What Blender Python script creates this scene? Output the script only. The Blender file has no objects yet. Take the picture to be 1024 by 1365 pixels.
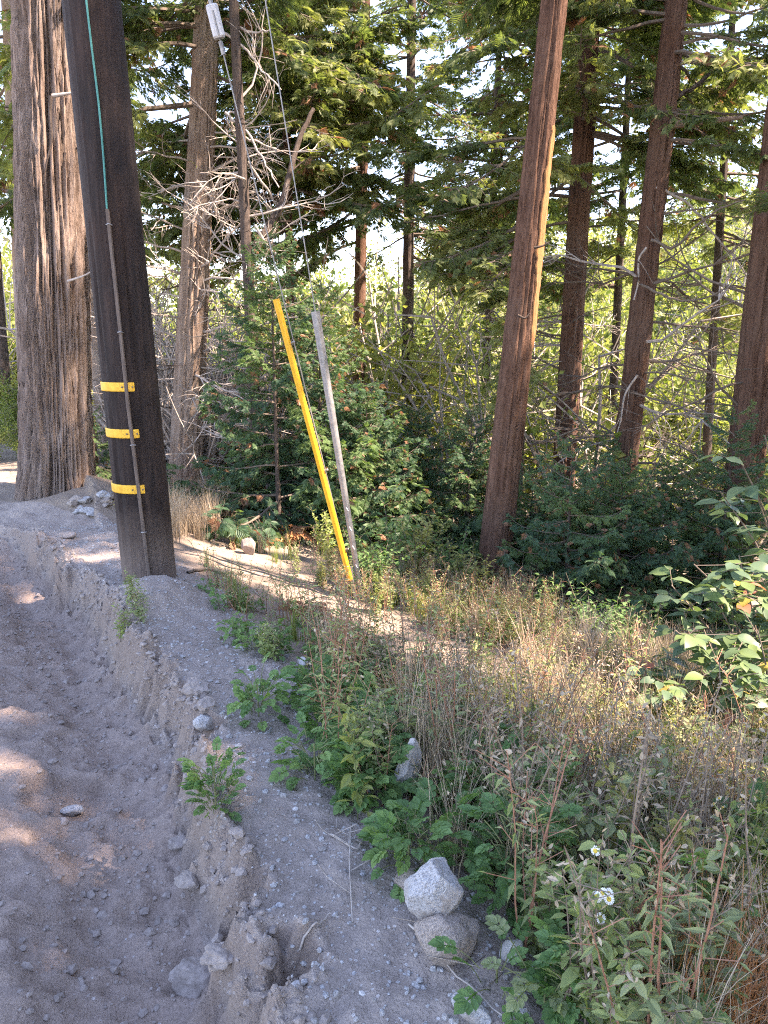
import bpy, math, random
import numpy as np
from mathutils import Vector, Matrix, Euler

R = math.radians
rng = np.random.default_rng(11)
random.seed(11)
scene = bpy.context.scene
col = scene.collection

# ------------------------------------------------------------------ camera
CAM_H, PITCH, FPX = 1.6, R(13.0), 1025.0
cam_d = bpy.data.cameras.new('camera')
cam = bpy.data.objects.new('camera', cam_d)
col.objects.link(cam)
cam.location = (0, 0, CAM_H)
cam.rotation_euler = (R(90) - PITCH, 0, 0)
cam_d.sensor_fit = 'VERTICAL'
cam_d.sensor_height = 36.0
cam_d.lens = 36.0 * FPX / 1365.0
cam_d.clip_end = 2000
scene.camera = cam

# ------------------------------------------------------------------ light
SUN_AZ, SUN_EL = R(101), R(50)          # azimuth clockwise from +Y (view direction)
world = bpy.data.worlds.new('World')
scene.world = world
world.use_nodes = True
wn = world.node_tree
wn.nodes.clear()
sky = wn.nodes.new('ShaderNodeTexSky')
sky.sky_type = 'NISHITA'
sky.sun_disc = False
sky.sun_elevation = SUN_EL
sky.sun_rotation = SUN_AZ
sky.altitude = 1500
sky.dust_density = 0.5
sky.ozone_density = 1.0
bg = wn.nodes.new('ShaderNodeBackground')
bg.inputs['Strength'].default_value = 0.15
wo = wn.nodes.new('ShaderNodeOutputWorld')
wn.links.new(sky.outputs[0], bg.inputs['Color'])
wn.links.new(bg.outputs[0], wo.inputs['Surface'])
sun_d = bpy.data.lights.new('sun', 'SUN')
sun_d.energy = 3.5
sun_d.angle = R(0.6)
sun_d.color = (1.0, 0.93, 0.82)
sun = bpy.data.objects.new('sun', sun_d)
col.objects.link(sun)
SUN = Vector((math.sin(SUN_AZ) * math.cos(SUN_EL), math.cos(SUN_AZ) * math.cos(SUN_EL), math.sin(SUN_EL)))
sun.rotation_euler = SUN.to_track_quat('Z', 'Y').to_euler()
sun.location = SUN * 60
vs = scene.view_settings
vs.view_transform = 'Standard'
vs.look = 'None'
vs.gamma = 1.0
vs.use_curve_mapping = False
vs.exposure = 2.95
vs.use_white_balance = True          # the camera's own balance for shade
vs.white_balance_temperature = 7700
vs.white_balance_tint = 24
scene.cycles.max_bounces = 8
scene.cycles.diffuse_bounces = 4
scene.cycles.transmission_bounces = 4
scene.cycles.use_denoising = False
scene.cycles.filter_width = 1.1

# ------------------------------------------------------------------ helpers
def ray(px, py):
    a = (px - 512) / FPX
    b = -(py - 682.5) / FPX
    return np.array([a, math.cos(PITCH) + b * math.sin(PITCH), -math.sin(PITCH) + b * math.cos(PITCH)])

def at_depth(px, py, y):
    """world point seen at the photograph's pixel, y metres in front"""
    d = ray(px, py)
    return d * (y / d[1]) + np.array([0, 0, CAM_H])

_perm = np.random.default_rng(5).permutation(4096)
def _h(ix, iy, iz):
    return _perm[(ix + _perm[(iy + _perm[iz & 4095]) & 4095]) & 4095] / 4095.0
def noise(x, y, z=0.0):
    x, y, z = np.broadcast_arrays(np.asarray(x, float), np.asarray(y, float), np.asarray(z, float))
    fx, fy, fz = np.floor(x), np.floor(y), np.floor(z)
    ix, iy, iz = fx.astype(int), fy.astype(int), fz.astype(int)
    u, v, w = x - fx, y - fy, z - fz
    u, v, w = [q * q * (3 - 2 * q) for q in (u, v, w)]
    def L(a, b, t): return a + (b - a) * t
    r = L(L(L(_h(ix, iy, iz), _h(ix + 1, iy, iz), u), L(_h(ix, iy + 1, iz), _h(ix + 1, iy + 1, iz), u), v),
          L(L(_h(ix, iy, iz + 1), _h(ix + 1, iy, iz + 1), u), L(_h(ix, iy + 1, iz + 1), _h(ix + 1, iy + 1, iz + 1), u), v), w)
    return r * 2 - 1
def fbm(x, y, z=0.0, o=4, g=0.5):
    s, a, f = 0.0, 1.0, 1.0
    for k in range(o):
        s = s + a * noise(x * f + 17.3 * k, y * f + 5.1 * k, z * f)
        a *= g; f *= 2.03
    return s
def sstep(a, b, x):
    t = np.clip((x - a) / (b - a), 0, 1)
    return t * t * (3 - 2 * t)

def mesh_np(name, V, groups, mats=(), smooth=False):
    """groups: list of (faces int array (n,k), material index)"""
    me = bpy.data.meshes.new(name)
    V = np.ascontiguousarray(V, dtype=np.float32)
    me.vertices.add(len(V))
    me.vertices.foreach_set('co', V.ravel())
    groups = [(np.asarray(f, dtype=np.int32), m) for f, m in groups if len(f)]
    nl = sum(f.size for f, m in groups)
    npoly = sum(len(f) for f, m in groups)
    me.loops.add(nl)
    me.polygons.add(npoly)
    me.loops.foreach_set('vertex_index', np.concatenate([f.ravel() for f, m in groups]))
    starts, mi, o = [], [], 0
    for f, m in groups:
        n, k = f.shape
        starts.append(o + np.arange(n) * k); o += n * k
        mi.append(np.full(n, m))
    me.polygons.foreach_set('loop_start', np.concatenate(starts).astype(np.int32))
    me.polygons.foreach_set('material_index', np.concatenate(mi).astype(np.int32))
    me.polygons.foreach_set('use_smooth', np.full(npoly, smooth))
    for m in mats: me.materials.append(m)
    me.update(calc_edges=True)
    return me

class MB:
    """collects pieces of one mesh"""
    def __init__(s): s.V = []; s.F = {}; s.n = 0
    def add(s, V, F, m=0):
        V = np.asarray(V, float).reshape(-1, 3); F = np.asarray(F, int)
        if len(F) == 0: return
        s.V.append(V); s.F.setdefault((F.shape[1], m), []).append(F + s.n); s.n += len(V)
    def tube(s, pts, rad, k=5, m=0, cap=True):
        pts = np.asarray(pts, float); n = len(pts)
        rad = np.broadcast_to(np.asarray(rad, float), (n,))
        tan = np.gradient(pts, axis=0); tan /= np.linalg.norm(tan, axis=1)[:, None] + 1e-9
        up = np.array([0.0, 0, 1.0]) if abs(tan[0][2]) < 0.9 else np.array([1.0, 0, 0])
        a = np.cross(tan, up); a /= np.linalg.norm(a, axis=1)[:, None] + 1e-9
        b = np.cross(tan, a)
        th = np.arange(k) * 2 * math.pi / k
        V = pts[:, None, :] + rad[:, None, None] * (np.cos(th)[None, :, None] * a[:, None, :] + np.sin(th)[None, :, None] * b[:, None, :])
        i = np.arange(n - 1)[:, None] * k; j = np.arange(k)[None, :]; j2 = (j + 1) % k
        F = np.stack([i + j, i + k + j, i + k + j2, i + j2], -1).reshape(-1, 4)
        base = s.n
        s.add(V.reshape(-1, 3), F, m)
        if cap:
            e = V[-1]; c = e.mean(0)
            s.add(np.vstack([e, c[None] + tan[-1] * rad[-1] * 0.4]), [[q, (q + 1) % k, k] for q in range(k)], m)
    def kites(s, tpl_v, tpl_f, frames, m=0):
        """tpl_v (a,3); frames: origins (n,3), 3x3 (n,3,3) with columns x,y,z already scaled"""
        O, M = frames
        n = len(O); a = len(tpl_v)
        if n == 0: return
        V = np.einsum('nij,aj->nai', M, tpl_v) + O[:, None, :]
        F = (tpl_f[None] + (np.arange(n) * a)[:, None, None]).reshape(-1, tpl_f.shape[1])
        s.add(V.reshape(-1, 3), F, m)
    def mesh(s, name, mats, smooth=False):
        return mesh_np(name, np.concatenate(s.V), [(np.concatenate(f), m) for (k, m), f in s.F.items()], mats, smooth)
    def obj(s, name, mats, parent=None, smooth=False):
        return link(name, s.mesh(name, mats, smooth), parent)

def link(name, me, parent=None, loc=None, rot=None, sc=None):
    o = bpy.data.objects.new(name, me)
    col.objects.link(o)
    if parent is not None: o.parent = parent
    if loc is not None: o.location = [float(q) for q in loc]
    if rot is not None: o.rotation_euler = [float(q) for q in rot]
    if sc is not None: o.scale = (sc, sc, sc) if np.isscalar(sc) else sc
    return o
def tag(o, label=None, cat=None, group=None, kind=None):
    if label: o['label'] = label
    if cat: o['category'] = cat
    if group: o['group'] = group
    if kind: o['kind'] = kind
    return o
def empty(name, loc, rz=0.0, sc=1.0):
    o = link(name, None, None, loc, (0, 0, rz), sc)
    o.empty_display_size = 0.1
    return o
def frame(x, up, s=1.0):
    """3x3 with first column along x and third near up"""
    x = np.asarray(x, float); x = x / (np.linalg.norm(x) + 1e-9)
    y = np.cross(up, x); n = np.linalg.norm(y)
    if n < 1e-4: y = np.cross([1, 0.1, 0], x); n = np.linalg.norm(y)
    y = y / n
    z = np.cross(x, y)
    return np.stack([x, y, z], 1) * s

# ------------------------------------------------------------------ materials
def new_mat(name):
    m = bpy.data.materials.new(name); m.use_nodes = True
    nt = m.node_tree; nt.nodes.clear()
    out = nt.nodes.new('ShaderNodeOutputMaterial')
    return m, nt, out
def N(nt, t, **kw):
    n = nt.nodes.new(t)
    for k, v in kw.items():
        if hasattr(n, k): setattr(n, k, v)
        else: n.inputs[k.replace('_', ' ')].default_value = v
    return n
def ramp(nt, stops, fac):
    r = nt.nodes.new('ShaderNodeValToRGB')
    el = r.color_ramp.elements
    while len(el) < len(stops): el.new(0.5)
    for e, (p, c) in zip(el, stops):
        e.position = p
        e.color = (c[0], c[1], c[2], 1)
    nt.links.new(fac, r.inputs[0])
    return r.outputs[0]
def mixc(nt, fac, a, b, mode='MIX'):
    m = nt.nodes.new('ShaderNodeMix'); m.data_type = 'RGBA'; m.blend_type = mode
    for s, i in ((fac, 0), (a, 6), (b, 7)):
        if isinstance(s, (int, float)): m.inputs[i].default_value = s
        elif isinstance(s, tuple): m.inputs[i].default_value = (s[0], s[1], s[2], 1)
        else: nt.links.new(s, m.inputs[i])
    return m.outputs[2]
def texn(nt, coord, scale, detail=5, rough=0.6, sc3=None, dist=0.0):
    if sc3 is not None:
        mp = nt.nodes.new('ShaderNodeMapping'); mp.inputs['Scale'].default_value = sc3
        nt.links.new(coord, mp.inputs['Vector']); coord = mp.outputs[0]
    t = nt.nodes.new('ShaderNodeTexNoise'); t.inputs['Scale'].default_value = scale
    t.inputs['Detail'].default_value = detail; t.inputs['Roughness'].default_value = rough; t.inputs['Distortion'].default_value = dist
    nt.links.new(coord, t.inputs['Vector'])
    return t.outputs[0]
def bump(nt, h, strength, dist, prev=None):
    b = nt.nodes.new('ShaderNodeBump'); b.inputs['Strength'].default_value = strength
    b.inputs['Distance'].default_value = dist
    nt.links.new(h, b.inputs['Height'])
    if prev is not None: nt.links.new(prev, b.inputs['Normal'])
    return b.outputs[0]
def principled(nt, out, colour, rough=0.8, normal=None, spec=0.3, metal=0.0):
    p = nt.nodes.new('ShaderNodeBsdfPrincipled')
    if isinstance(colour, tuple): p.inputs['Base Color'].default_value = (*colour, 1)
    else: nt.links.new(colour, p.inputs['Base Color'])
    if isinstance(rough, (int, float)): p.inputs['Roughness'].default_value = rough
    else: nt.links.new(rough, p.inputs['Roughness'])
    p.inputs['Specular IOR Level'].default_value = spec
    p.inputs['Metallic'].default_value = metal
    if normal is not None: nt.links.new(normal, p.inputs['Normal'])
    if out is not None: nt.links.new(p.outputs[0], out.inputs['Surface'])
    return p

def soil_mat(name, dark, mid, light, pebble=(0.42, 0.38, 0.36), pebble_amt=0.5, tint=None, steep=None):
    m, nt, out = new_mat(name)
    tc = nt.nodes.new('ShaderNodeTexCoord').outputs['Object']
    big = texn(nt, tc, 1.3, 6, 0.65)
    med = texn(nt, tc, 11, 6, 0.7)
    fine = texn(nt, tc, 90, 4, 0.75)
    c = ramp(nt, [(0.32, dark), (0.5, mid), (0.68, light)], big)
    c2 = ramp(nt, [(0.3, dark), (0.52, mid), (0.75, light)], med)
    c = mixc(nt, 0.5, c, c2)
    c3 = ramp(nt, [(0.3, tuple(q * 0.6 for q in mid)), (0.55, mid), (0.8, tuple(min(1, q * 1.5) for q in mid))], fine)
    c = mixc(nt, 0.45, c, c3)
    if tint: c = mixc(nt, ramp(nt, [(0.45, (0, 0, 0)), (0.7, (1, 1, 1))], texn(nt, tc, 3.1, 5, 0.7)), c, tint)
    vo = nt.nodes.new('ShaderNodeTexVoronoi'); vo.inputs['Scale'].default_value = 75
    nt.links.new(tc, vo.inputs['Vector'])
    sepv = nt.nodes.new('ShaderNodeSeparateColor'); nt.links.new(vo.outputs['Color'], sepv.inputs[0])
    msk = nt.nodes.new('ShaderNodeMath'); msk.operation = 'GREATER_THAN'; msk.inputs[1].default_value = 1 - 0.22 * pebble_amt
    nt.links.new(sepv.outputs[0], msk.inputs[0])
    near = nt.nodes.new('ShaderNodeMath'); near.operation = 'LESS_THAN'; near.inputs[1].default_value = 0.33
    nt.links.new(vo.outputs['Distance'], near.inputs[0])
    mm = nt.nodes.new('ShaderNodeMath'); mm.operation = 'MULTIPLY'
    nt.links.new(msk.outputs[0], mm.inputs[0]); nt.links.new(near.outputs[0], mm.inputs[1])
    c = mixc(nt, mm.outputs[0], c, pebble)
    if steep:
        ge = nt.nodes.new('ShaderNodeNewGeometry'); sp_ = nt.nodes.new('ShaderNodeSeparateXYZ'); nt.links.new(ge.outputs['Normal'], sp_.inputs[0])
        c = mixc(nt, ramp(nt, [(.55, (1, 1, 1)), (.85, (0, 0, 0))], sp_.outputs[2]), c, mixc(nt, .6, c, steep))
    n1 = bump(nt, med, 0.9, 0.03)
    n2 = bump(nt, texn(nt, tc, 38, 5, 0.7), 0.8, 0.012, n1)
    n3 = bump(nt, fine, 0.7, 0.005, n2)
    n4 = bump(nt, mm.outputs[0], 0.5, 0.006, n3)
    principled(nt, out, c, 0.95, n4, 0.15)
    return m

def bark_mat(name, cols, stretch=(7, 7, 1.1), scale=2.2, moss=None, strength=0.9):
    m, nt, out = new_mat(name)
    tc = nt.nodes.new('ShaderNodeTexCoord').outputs['Object']
    oi = nt.nodes.new('ShaderNodeObjectInfo')
    ad = nt.nodes.new('ShaderNodeVectorMath'); ad.operation = 'ADD'
    nt.links.new(tc, ad.inputs[0])
    mu = nt.nodes.new('ShaderNodeMath'); mu.operation = 'MULTIPLY'; mu.inputs[1].default_value = 37
    nt.links.new(oi.outputs['Random'], mu.inputs[0]); nt.links.new(mu.outputs[0], ad.inputs[1])
    v = ad.outputs[0]
    f1 = texn(nt, v, scale, 8, 0.72, stretch, .9)
    f2 = texn(nt, v, scale * 3.3, 6, 0.75, (stretch[0] * .8, stretch[1] * .8, stretch[2] * 1.3), .6)
    f3 = texn(nt, v, 1.4, 4, 0.6)
    c = ramp(nt, [(0.28, cols[0]), (0.5, cols[1]), (0.74, cols[2])], f1)
    cb = ramp(nt, [(0.3, cols[0]), (0.55, cols[1]), (0.8, cols[2])], f2)
    c = mixc(nt, 0.45, c, cb)
    if len(cols) > 3: c = mixc(nt, ramp(nt, [(0.45, (0, 0, 0)), (0.65, (1, 1, 1))], f3), c, mixc(nt, 0.65, c, cols[3]))
    n1 = bump(nt, f1, strength, 0.05)
    n2 = bump(nt, f2, strength * 0.8, 0.015, n1)
    principled(nt, out, c, 0.92, n2, 0.15)
    return m

def leaf_mat(name, c_lo, c_hi, trans=0.4, rough=0.55, spec=0.35, obj_c=None, trans_tint=(1.25, 1.3, 0.6)):
    m, nt, out = new_mat(name)
    ge = nt.nodes.new('ShaderNodeNewGeometry')
    oi = nt.nodes.new('ShaderNodeObjectInfo')
    c = mixc(nt, ge.outputs['Random Per Island'], c_lo, c_hi)
    if obj_c: c = mixc(nt, ramp(nt, [(0.35, (0, 0, 0)), (1.0, (1, 1, 1))], oi.outputs['Random']), c, obj_c)
    p = principled(nt, None, c, rough, None, spec)
    t = nt.nodes.new('ShaderNodeBsdfTranslucent')
    nt.links.new(mixc(nt, 1.0, c, trans_tint, 'MULTIPLY'), t.inputs['Color'])
    mx = nt.nodes.new('ShaderNodeMixShader'); mx.inputs[0].default_value = trans
    nt.links.new(p.outputs[0], mx.inputs[1]); nt.links.new(t.outputs[0], mx.inputs[2])
    nt.links.new(mx.outputs[0], out.inputs['Surface'])
    return m

def simple_mat(name, c1, c2, scale=20, rough=0.7, sc3=None, bmp=0.3, dist=0.004, spec=0.3, metal=0.0):
    m, nt, out = new_mat(name)
    tc = nt.nodes.new('ShaderNodeTexCoord').outputs['Object']
    f = texn(nt, tc, scale, 6, 0.65, sc3)
    c = ramp(nt, [(0.3, c1), (0.7, c2)], f)
    principled(nt, out, c, rough, bump(nt, f, bmp, dist), spec, metal)
    return m

M = {}
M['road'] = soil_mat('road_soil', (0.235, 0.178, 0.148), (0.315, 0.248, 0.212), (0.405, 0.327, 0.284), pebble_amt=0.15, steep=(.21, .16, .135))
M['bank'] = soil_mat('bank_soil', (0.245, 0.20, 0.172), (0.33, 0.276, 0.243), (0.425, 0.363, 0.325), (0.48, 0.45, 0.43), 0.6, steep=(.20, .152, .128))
M['slope'] = soil_mat('slope_soil', (0.14, 0.11, 0.085), (0.27, 0.215, 0.175), (0.44, 0.355, 0.29), (0.3, 0.24, 0.18), 0.6, tint=(0.30, 0.235, 0.18))
M['far'] = soil_mat('far_ground', (0.10, 0.10, 0.05), (0.20, 0.18, 0.10), (0.32, 0.27, 0.16), pebble_amt=0.0)
M['bark_cedar'] = bark_mat('bark_cedar', [(0.10, 0.068, 0.052), (0.26, 0.195, 0.162), (0.42, 0.335, 0.285), (0.30, 0.245, 0.215)])
M['bark_red'] = bark_mat('bark_red', [(0.04, 0.02, 0.014), (0.14, 0.076, 0.052), (0.29, 0.175, 0.125), (0.17, 0.108, 0.08)], (6, 6, 1.2), 2.6)
M['bark_tan'] = bark_mat('bark_tan', [(0.14, 0.095, 0.07), (0.30, 0.22, 0.17), (0.46, 0.36, 0.29), (0.33, 0.28, 0.24)], (6, 6, 1.3), 2.6)
M['bark_dark'] = bark_mat('bark_dark', [(0.045, 0.035, 0.03), (0.11, 0.085, 0.072), (0.2, 0.165, 0.145)], (7, 7, 1.0), 3)
M['dead'] = simple_mat('dead_wood', (0.24, 0.20, 0.17), (0.46, 0.41, 0.37), 30, 0.9)
M['twig'] = simple_mat('twig_wood', (0.09, 0.07, 0.055), (0.2, 0.16, 0.13), 30, 0.9)
M['scar'] = bark_mat('bare_orange_wood', [(0.20, 0.095, 0.05), (0.40, 0.195, 0.085), (0.52, 0.28, 0.13), (0.30, 0.16, 0.09)], (7, 7, .6), 3.0, None, .6)
M['cedar'] = leaf_mat('cedar_foliage', (0.06, 0.10, 0.045), (0.16, 0.21, 0.085), 0.48, obj_c=(0.23, 0.26, 0.10))
M['young'] = leaf_mat('young_cedar_foliage', (0.045, 0.105, 0.062), (0.10, 0.185, 0.10), 0.42, obj_c=(0.13, 0.21, 0.08))
M['brownleaf'] = leaf_mat('dead_sprays', (0.22, 0.10, 0.055), (0.38, 0.22, 0.13), 0.35, trans_tint=(1.1, 0.9, 0.7))
M['scrub'] = leaf_mat('scrub_leaves', (0.10, 0.15, 0.04), (0.23, 0.27, 0.085), 0.48, obj_c=(0.34, 0.34, 0.12))
M['scrub_grey'] = leaf_mat('scrub_grey_leaves', (0.16, 0.17, 0.10), (0.29, 0.27, 0.17), 0.4, obj_c=(0.3, 0.25, 0.18))
M['palebranch'] = simple_mat('pale_branch', (0.22, 0.19, 0.16), (0.42, 0.37, 0.32), 12, 0.9)
M['weed'] = leaf_mat('weed_leaf', (0.075, 0.165, 0.055), (0.14, 0.26, 0.095), 0.38, obj_c=(0.17, 0.28, 0.085))
M['greyweed'] = leaf_mat('grey_green_leaf', (0.17, 0.22, 0.105), (0.30, 0.34, 0.19), 0.38, obj_c=(0.25, 0.31, 0.12))
M['olive'] = leaf_mat('olive_leaf', (0.15, 0.21, 0.06), (0.28, 0.33, 0.11), 0.42, obj_c=(0.33, 0.31, 0.11))
M['straw'] = leaf_mat('straw', (0.26, 0.205, 0.14), (0.50, 0.41, 0.30), 0.25, trans_tint=(1.1, 1.0, 0.8))
M['redstem'] = simple_mat('red_stem', (0.22, 0.09, 0.055), (0.36, 0.19, 0.125), 30, 0.8)
M['brownstem'] = simple_mat('brown_stem', (0.13, 0.095, 0.07), (0.26, 0.2, 0.15), 30, 0.85)
M['greenstem'] = simple_mat('green_stem', (0.10, 0.12, 0.05), (0.18, 0.19, 0.09), 30, 0.7)
M['fern'] = leaf_mat('dry_fern', (0.30, 0.13, 0.055), (0.48, 0.25, 0.12), 0.35, trans_tint=(1.2, 1.0, 0.6))
M['dogwood'] = leaf_mat('broad_leaf', (0.06, 0.115, 0.065), (0.115, 0.18, 0.105), 0.36, 0.42, 0.5, obj_c=(0.16, 0.23, 0.08))
M['yellowleaf'] = leaf_mat('yellow_broad_leaf', (0.32, 0.28, 0.06), (0.42, 0.33, 0.09), 0.4, 0.5)
M['redleaf'] = leaf_mat('red_broad_leaf', (0.38, 0.13, 0.08), (0.5, 0.2, 0.12), 0.4, 0.5, trans_tint=(1.2, 0.8, 0.6))
M['petal'] = simple_mat('white_petal', (0.75, 0.75, 0.73), (0.85, 0.85, 0.84), 40, 0.7)
M['yolk'] = simple_mat('flower_disc', (0.6, 0.42, 0.05), (0.75, 0.55, 0.1), 300, 0.8)
def granite(name, c1, c2, dirt):
    m, nt, out = new_mat(name)
    tc = nt.nodes.new('ShaderNodeTexCoord').outputs['Object']
    f = texn(nt, tc, 16, 8, .75); g = texn(nt, tc, 190, 3, .8); d = texn(nt, tc, 7, 6, .7)
    c = ramp(nt, [(.3, c1), (.65, c2)], f)
    c = mixc(nt, .5, c, ramp(nt, [(.38, tuple(q * .35 for q in c1)), (.5, c2), (.66, tuple(min(.8, q * 1.5) for q in c2))], g))
    c = mixc(nt, ramp(nt, [(.5, (0, 0, 0)), (.62, (.75, .75, .75))], d), c, dirt)
    principled(nt, out, c, .9, bump(nt, g, .6, .003, bump(nt, f, .9, .012)), .25)
    return m
M['stone'] = granite('grey_granite', (0.24, 0.235, 0.23), (0.42, 0.415, 0.415), (.26, .215, .18))
M['stone_brown'] = granite('soil_covered_stone', (0.18, 0.15, 0.13), (0.34, 0.29, 0.255), (.24, .19, .155))
M['stone_white'] = simple_mat('pale_quartz', (0.36, 0.345, 0.33), (0.56, 0.545, 0.53), 14, 0.8, None, 0.4, 0.005)
M['clod'] = simple_mat('soil_clod', (0.20, 0.168, 0.15), (0.35, 0.30, 0.275), 25, 0.95, None, 0.9, 0.012)
M['yellow'] = simple_mat('yellow_plastic', (0.66, 0.33, 0.015), (0.80, 0.43, 0.03), 9, 0.42, None, 0.1, 0.002, 0.5)
M['band'] = simple_mat('yellow_reflective_band', (0.60, 0.31, 0.02), (0.80, 0.47, 0.05), 25, 0.6, None, 0.2, 0.002, 0.4)
M['steel'] = simple_mat('galvanised_steel', (0.20, 0.20, 0.205), (0.36, 0.36, 0.365), 30, 0.6, None, 0.15, 0.001, 0.5, 0.75)
M['slot'] = simple_mat('bright_slot', (0.7, 0.7, 0.7), (0.8, 0.8, 0.8), 30, 0.6)
M['porcelain'] = simple_mat('grey_insulator', (0.42, 0.43, 0.45), (0.55, 0.56, 0.58), 30, 0.5)
M['teal'] = simple_mat('teal_wire', (0.03, 0.17, 0.16), (0.05, 0.24, 0.22), 30, 0.6)
M['moulding'] = simple_mat('weathered_moulding', (0.075, 0.058, 0.05), (0.17, 0.135, 0.115), 12, 0.85, (6, 6, 0.6), 0.4, 0.003)

# ------------------------------------------------------------------ terrain
DV = np.array([-0.478, 0.878]); DV /= np.linalg.norm(DV)
TV = np.array([DV[1], -DV[0]])
P00 = np.array([-0.15, 1.32])
EP = np.array([(1.15, -1.6), (0.55, -0.3), (0.12, 0.7), (-0.05, 1.05), (-0.15, 1.32), (-0.32, 1.68), (-0.4, 1.89), (-0.53, 2.14), (-0.66, 2.51),
               (-0.79, 2.86), (-1.1, 3.33), (-1.43, 3.94), (-1.75, 4.49), (-2.07, 4.9), (-2.36, 5.29), (-2.85, 5.9), (-3.85, 6.7), (-5.6, 7.9), (-9, 10), (-20, 17)])
ES = (EP - P00) @ DV
ET = (EP - P00) @ TV
def st(x, y):
    rx, ry = np.asarray(x, float) - P00[0], np.asarray(y, float) - P00[1]
    return rx * DV[0] + ry * DV[1], rx * TV[0] + ry * TV[1]
def xy(s, t):
    return P00[0] + s * DV[0] + t * TV[0], P00[1] + s * DV[1] + t * TV[1]
def edge_off(s):
    return np.interp(s, ES, ET)
TT = [-0.2, 0, .45, .7, 1.3, 1.7, 2.3, 3.5, 6, 9, 13, 20, 40, 70, 140, 400]
TZ = [.16, .16, .14, .08, -.13, -.26, -.36, -.75, -1.7, -2.4, -2.6, -1.2, 4.0, 9, 15, 30]
def feat(x, y, px, py, z, rad):
    d = ray(px, py); k = (z - CAM_H) / d[2]
    return np.exp(-(((x - d[0] * k) ** 2 + (y - d[1] * k) ** 2) / rad ** 2))
def zfun(x, y, detail=True):
    s, t = st(x, y)
    e = edge_off(s)
    near = 1 - sstep(4.5, 6.0, s)
    rag = 0.05 * noise(s * 2.3, 3.3) + 0.035 * noise(s * 7.1, 9.3) + 0.022 * noise(s * 19, 1.2) + 0.012 * noise(s * 43, 8.2) if detail else 0
    tp = t - e - rag * near
    # hollows eaten into the bank edge
    tp = tp - 0.16 * feat(x, y, 412, 1285, .1, 0.09) - 0.07 * feat(x, y, 350, 1195, .1, 0.07) - 0.10 * feat(x, y, 285, 985, .1, 0.10)
    ts = t - e * near
    hill = np.interp(ts, TT, TZ)
    bankfade = near
    top = np.where(ts < .45, hill * (0.25 + 0.75 * bankfade), hill)
    ltrench = -0.13 * np.exp(-((tp + 0.26) / 0.24) ** 2) * bankfade
    mound = 0.03 * np.exp(-((tp + 0.85) / 0.22) ** 2) * bankfade
    rut = -0.035 * np.exp(-((tp + 1.45) / 0.16) ** 4) - 0.03 * np.exp(-((tp + 3.1) / 0.18) ** 4)
    far_left = 0.035 * np.clip(-t - 6, 0, 60)
    road = ltrench + mound + rut + far_left
    fw = 0.115 + 0.05 * noise(s * 1.7, 4.4)
    k = sstep(-fw, 0.012, tp + (0.026 * fbm(x * 11, y * 11, 3, 4, .6) * near if detail else 0))
    z = road * (1 - k) + top * k
    # spoil at the back of the road, rubble mound right of the big cedar
    z = z + 0.10 * feat(x, y, 60, 690, 0.0, 0.5) * (1 - k)
    z = z + 0.17 * feat(x, y, 130, 672, 0.05, 0.55)
    z = z - 0.06 * sstep(.3, .75, feat(x, y, 86, 1040, 0, .16))
    z = z + 0.16 * feat(x, y, 200, 795, .2, .28) * sstep(-.1, .1, tp)
    if detail:
        amp = np.where(t < 14, 1.0, 0.0)
        z = z + amp * np.where(tp < -.6, .016, .03) * fbm(x * 1.6, y * 1.6, 0, 3)
        ft = sstep(-0.9, -0.55, tp) * (1 - sstep(-0.02, 0.1, tp))
        z = z + ft * 0.020 * fbm(s * 9, t * 9, 1, 4, 0.65)
        fc = sstep(-0.2, -0.1, tp) * (1 - sstep(-0.01, 0.06, tp)) * near
        z = z + fc * (0.035 * fbm(s * 17, t * 26, 5, 3, .6) + 0.018 * np.abs(noise(s * 34, t * 30, 2)))
        z = z + sstep(0, .04, tp) * (1 - sstep(.5, .7, ts)) * 0.007 * fbm(s * 26, t * 26, 4, 2) * near
        z = z + amp * np.where(tp < -.6, .006, .010) * fbm(x * 9, y * 9, 2, 3)
        # tyre tread on the road
        tread = (0.5 + 0.5 * np.sin(s * 62 + 1.5 * np.sin(t * 9))) * np.exp(-((tp + 1.1) / 0.28) ** 4) * sstep(-.3, .3, noise(s * 1.1, t * 1.1))
        z = z - 0.016 * tread * bankfade
        for tl, dp in ((-1.05, .016), (-.97, .016), (-.89, .014), (-1.42, .018), (-1.34, .018), (-1.75, .014), (-1.66, .014), (-2.3, .015), (-2.2, .015)):
            z = z - 2.2 * dp * np.exp(-((tp - tl - 0.05 * noise(s * .8, 2) - .02 * s) / 0.028) ** 2) * (.35 + .65 * sstep(-.3, .3, noise(s * 1.3, tl * 9)))
        z = z + np.where(t >= 10, 1, 0) * 0.25 * fbm(x * .12, y * .12, 0, 3)
    return z
_gx, _gy = np.arange(-7, 9.001, .025), np.arange(-.5, 14.001, .025)
_GZ = zfun(*np.meshgrid(_gx, _gy, indexing='ij'))
def zlook(X, Y):
    fx, fy = np.clip((X + 7) / .025, 0, len(_gx) - 1.001), np.clip((Y + .5) / .025, 0, len(_gy) - 1.001)
    i, j = fx.astype(int), fy.astype(int); u, v = fx - i, fy - j
    return (_GZ[i, j] * (1 - u) + _GZ[i + 1, j] * u) * (1 - v) + (_GZ[i, j + 1] * (1 - u) + _GZ[i + 1, j + 1] * u) * v
def zat(x, y):
    if -7 < x < 9 and -.5 < y < 14: return float(zlook(np.array([x]), np.array([y]))[0])
    return float(zfun(np.array([x]), np.array([y]))[0])
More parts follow.
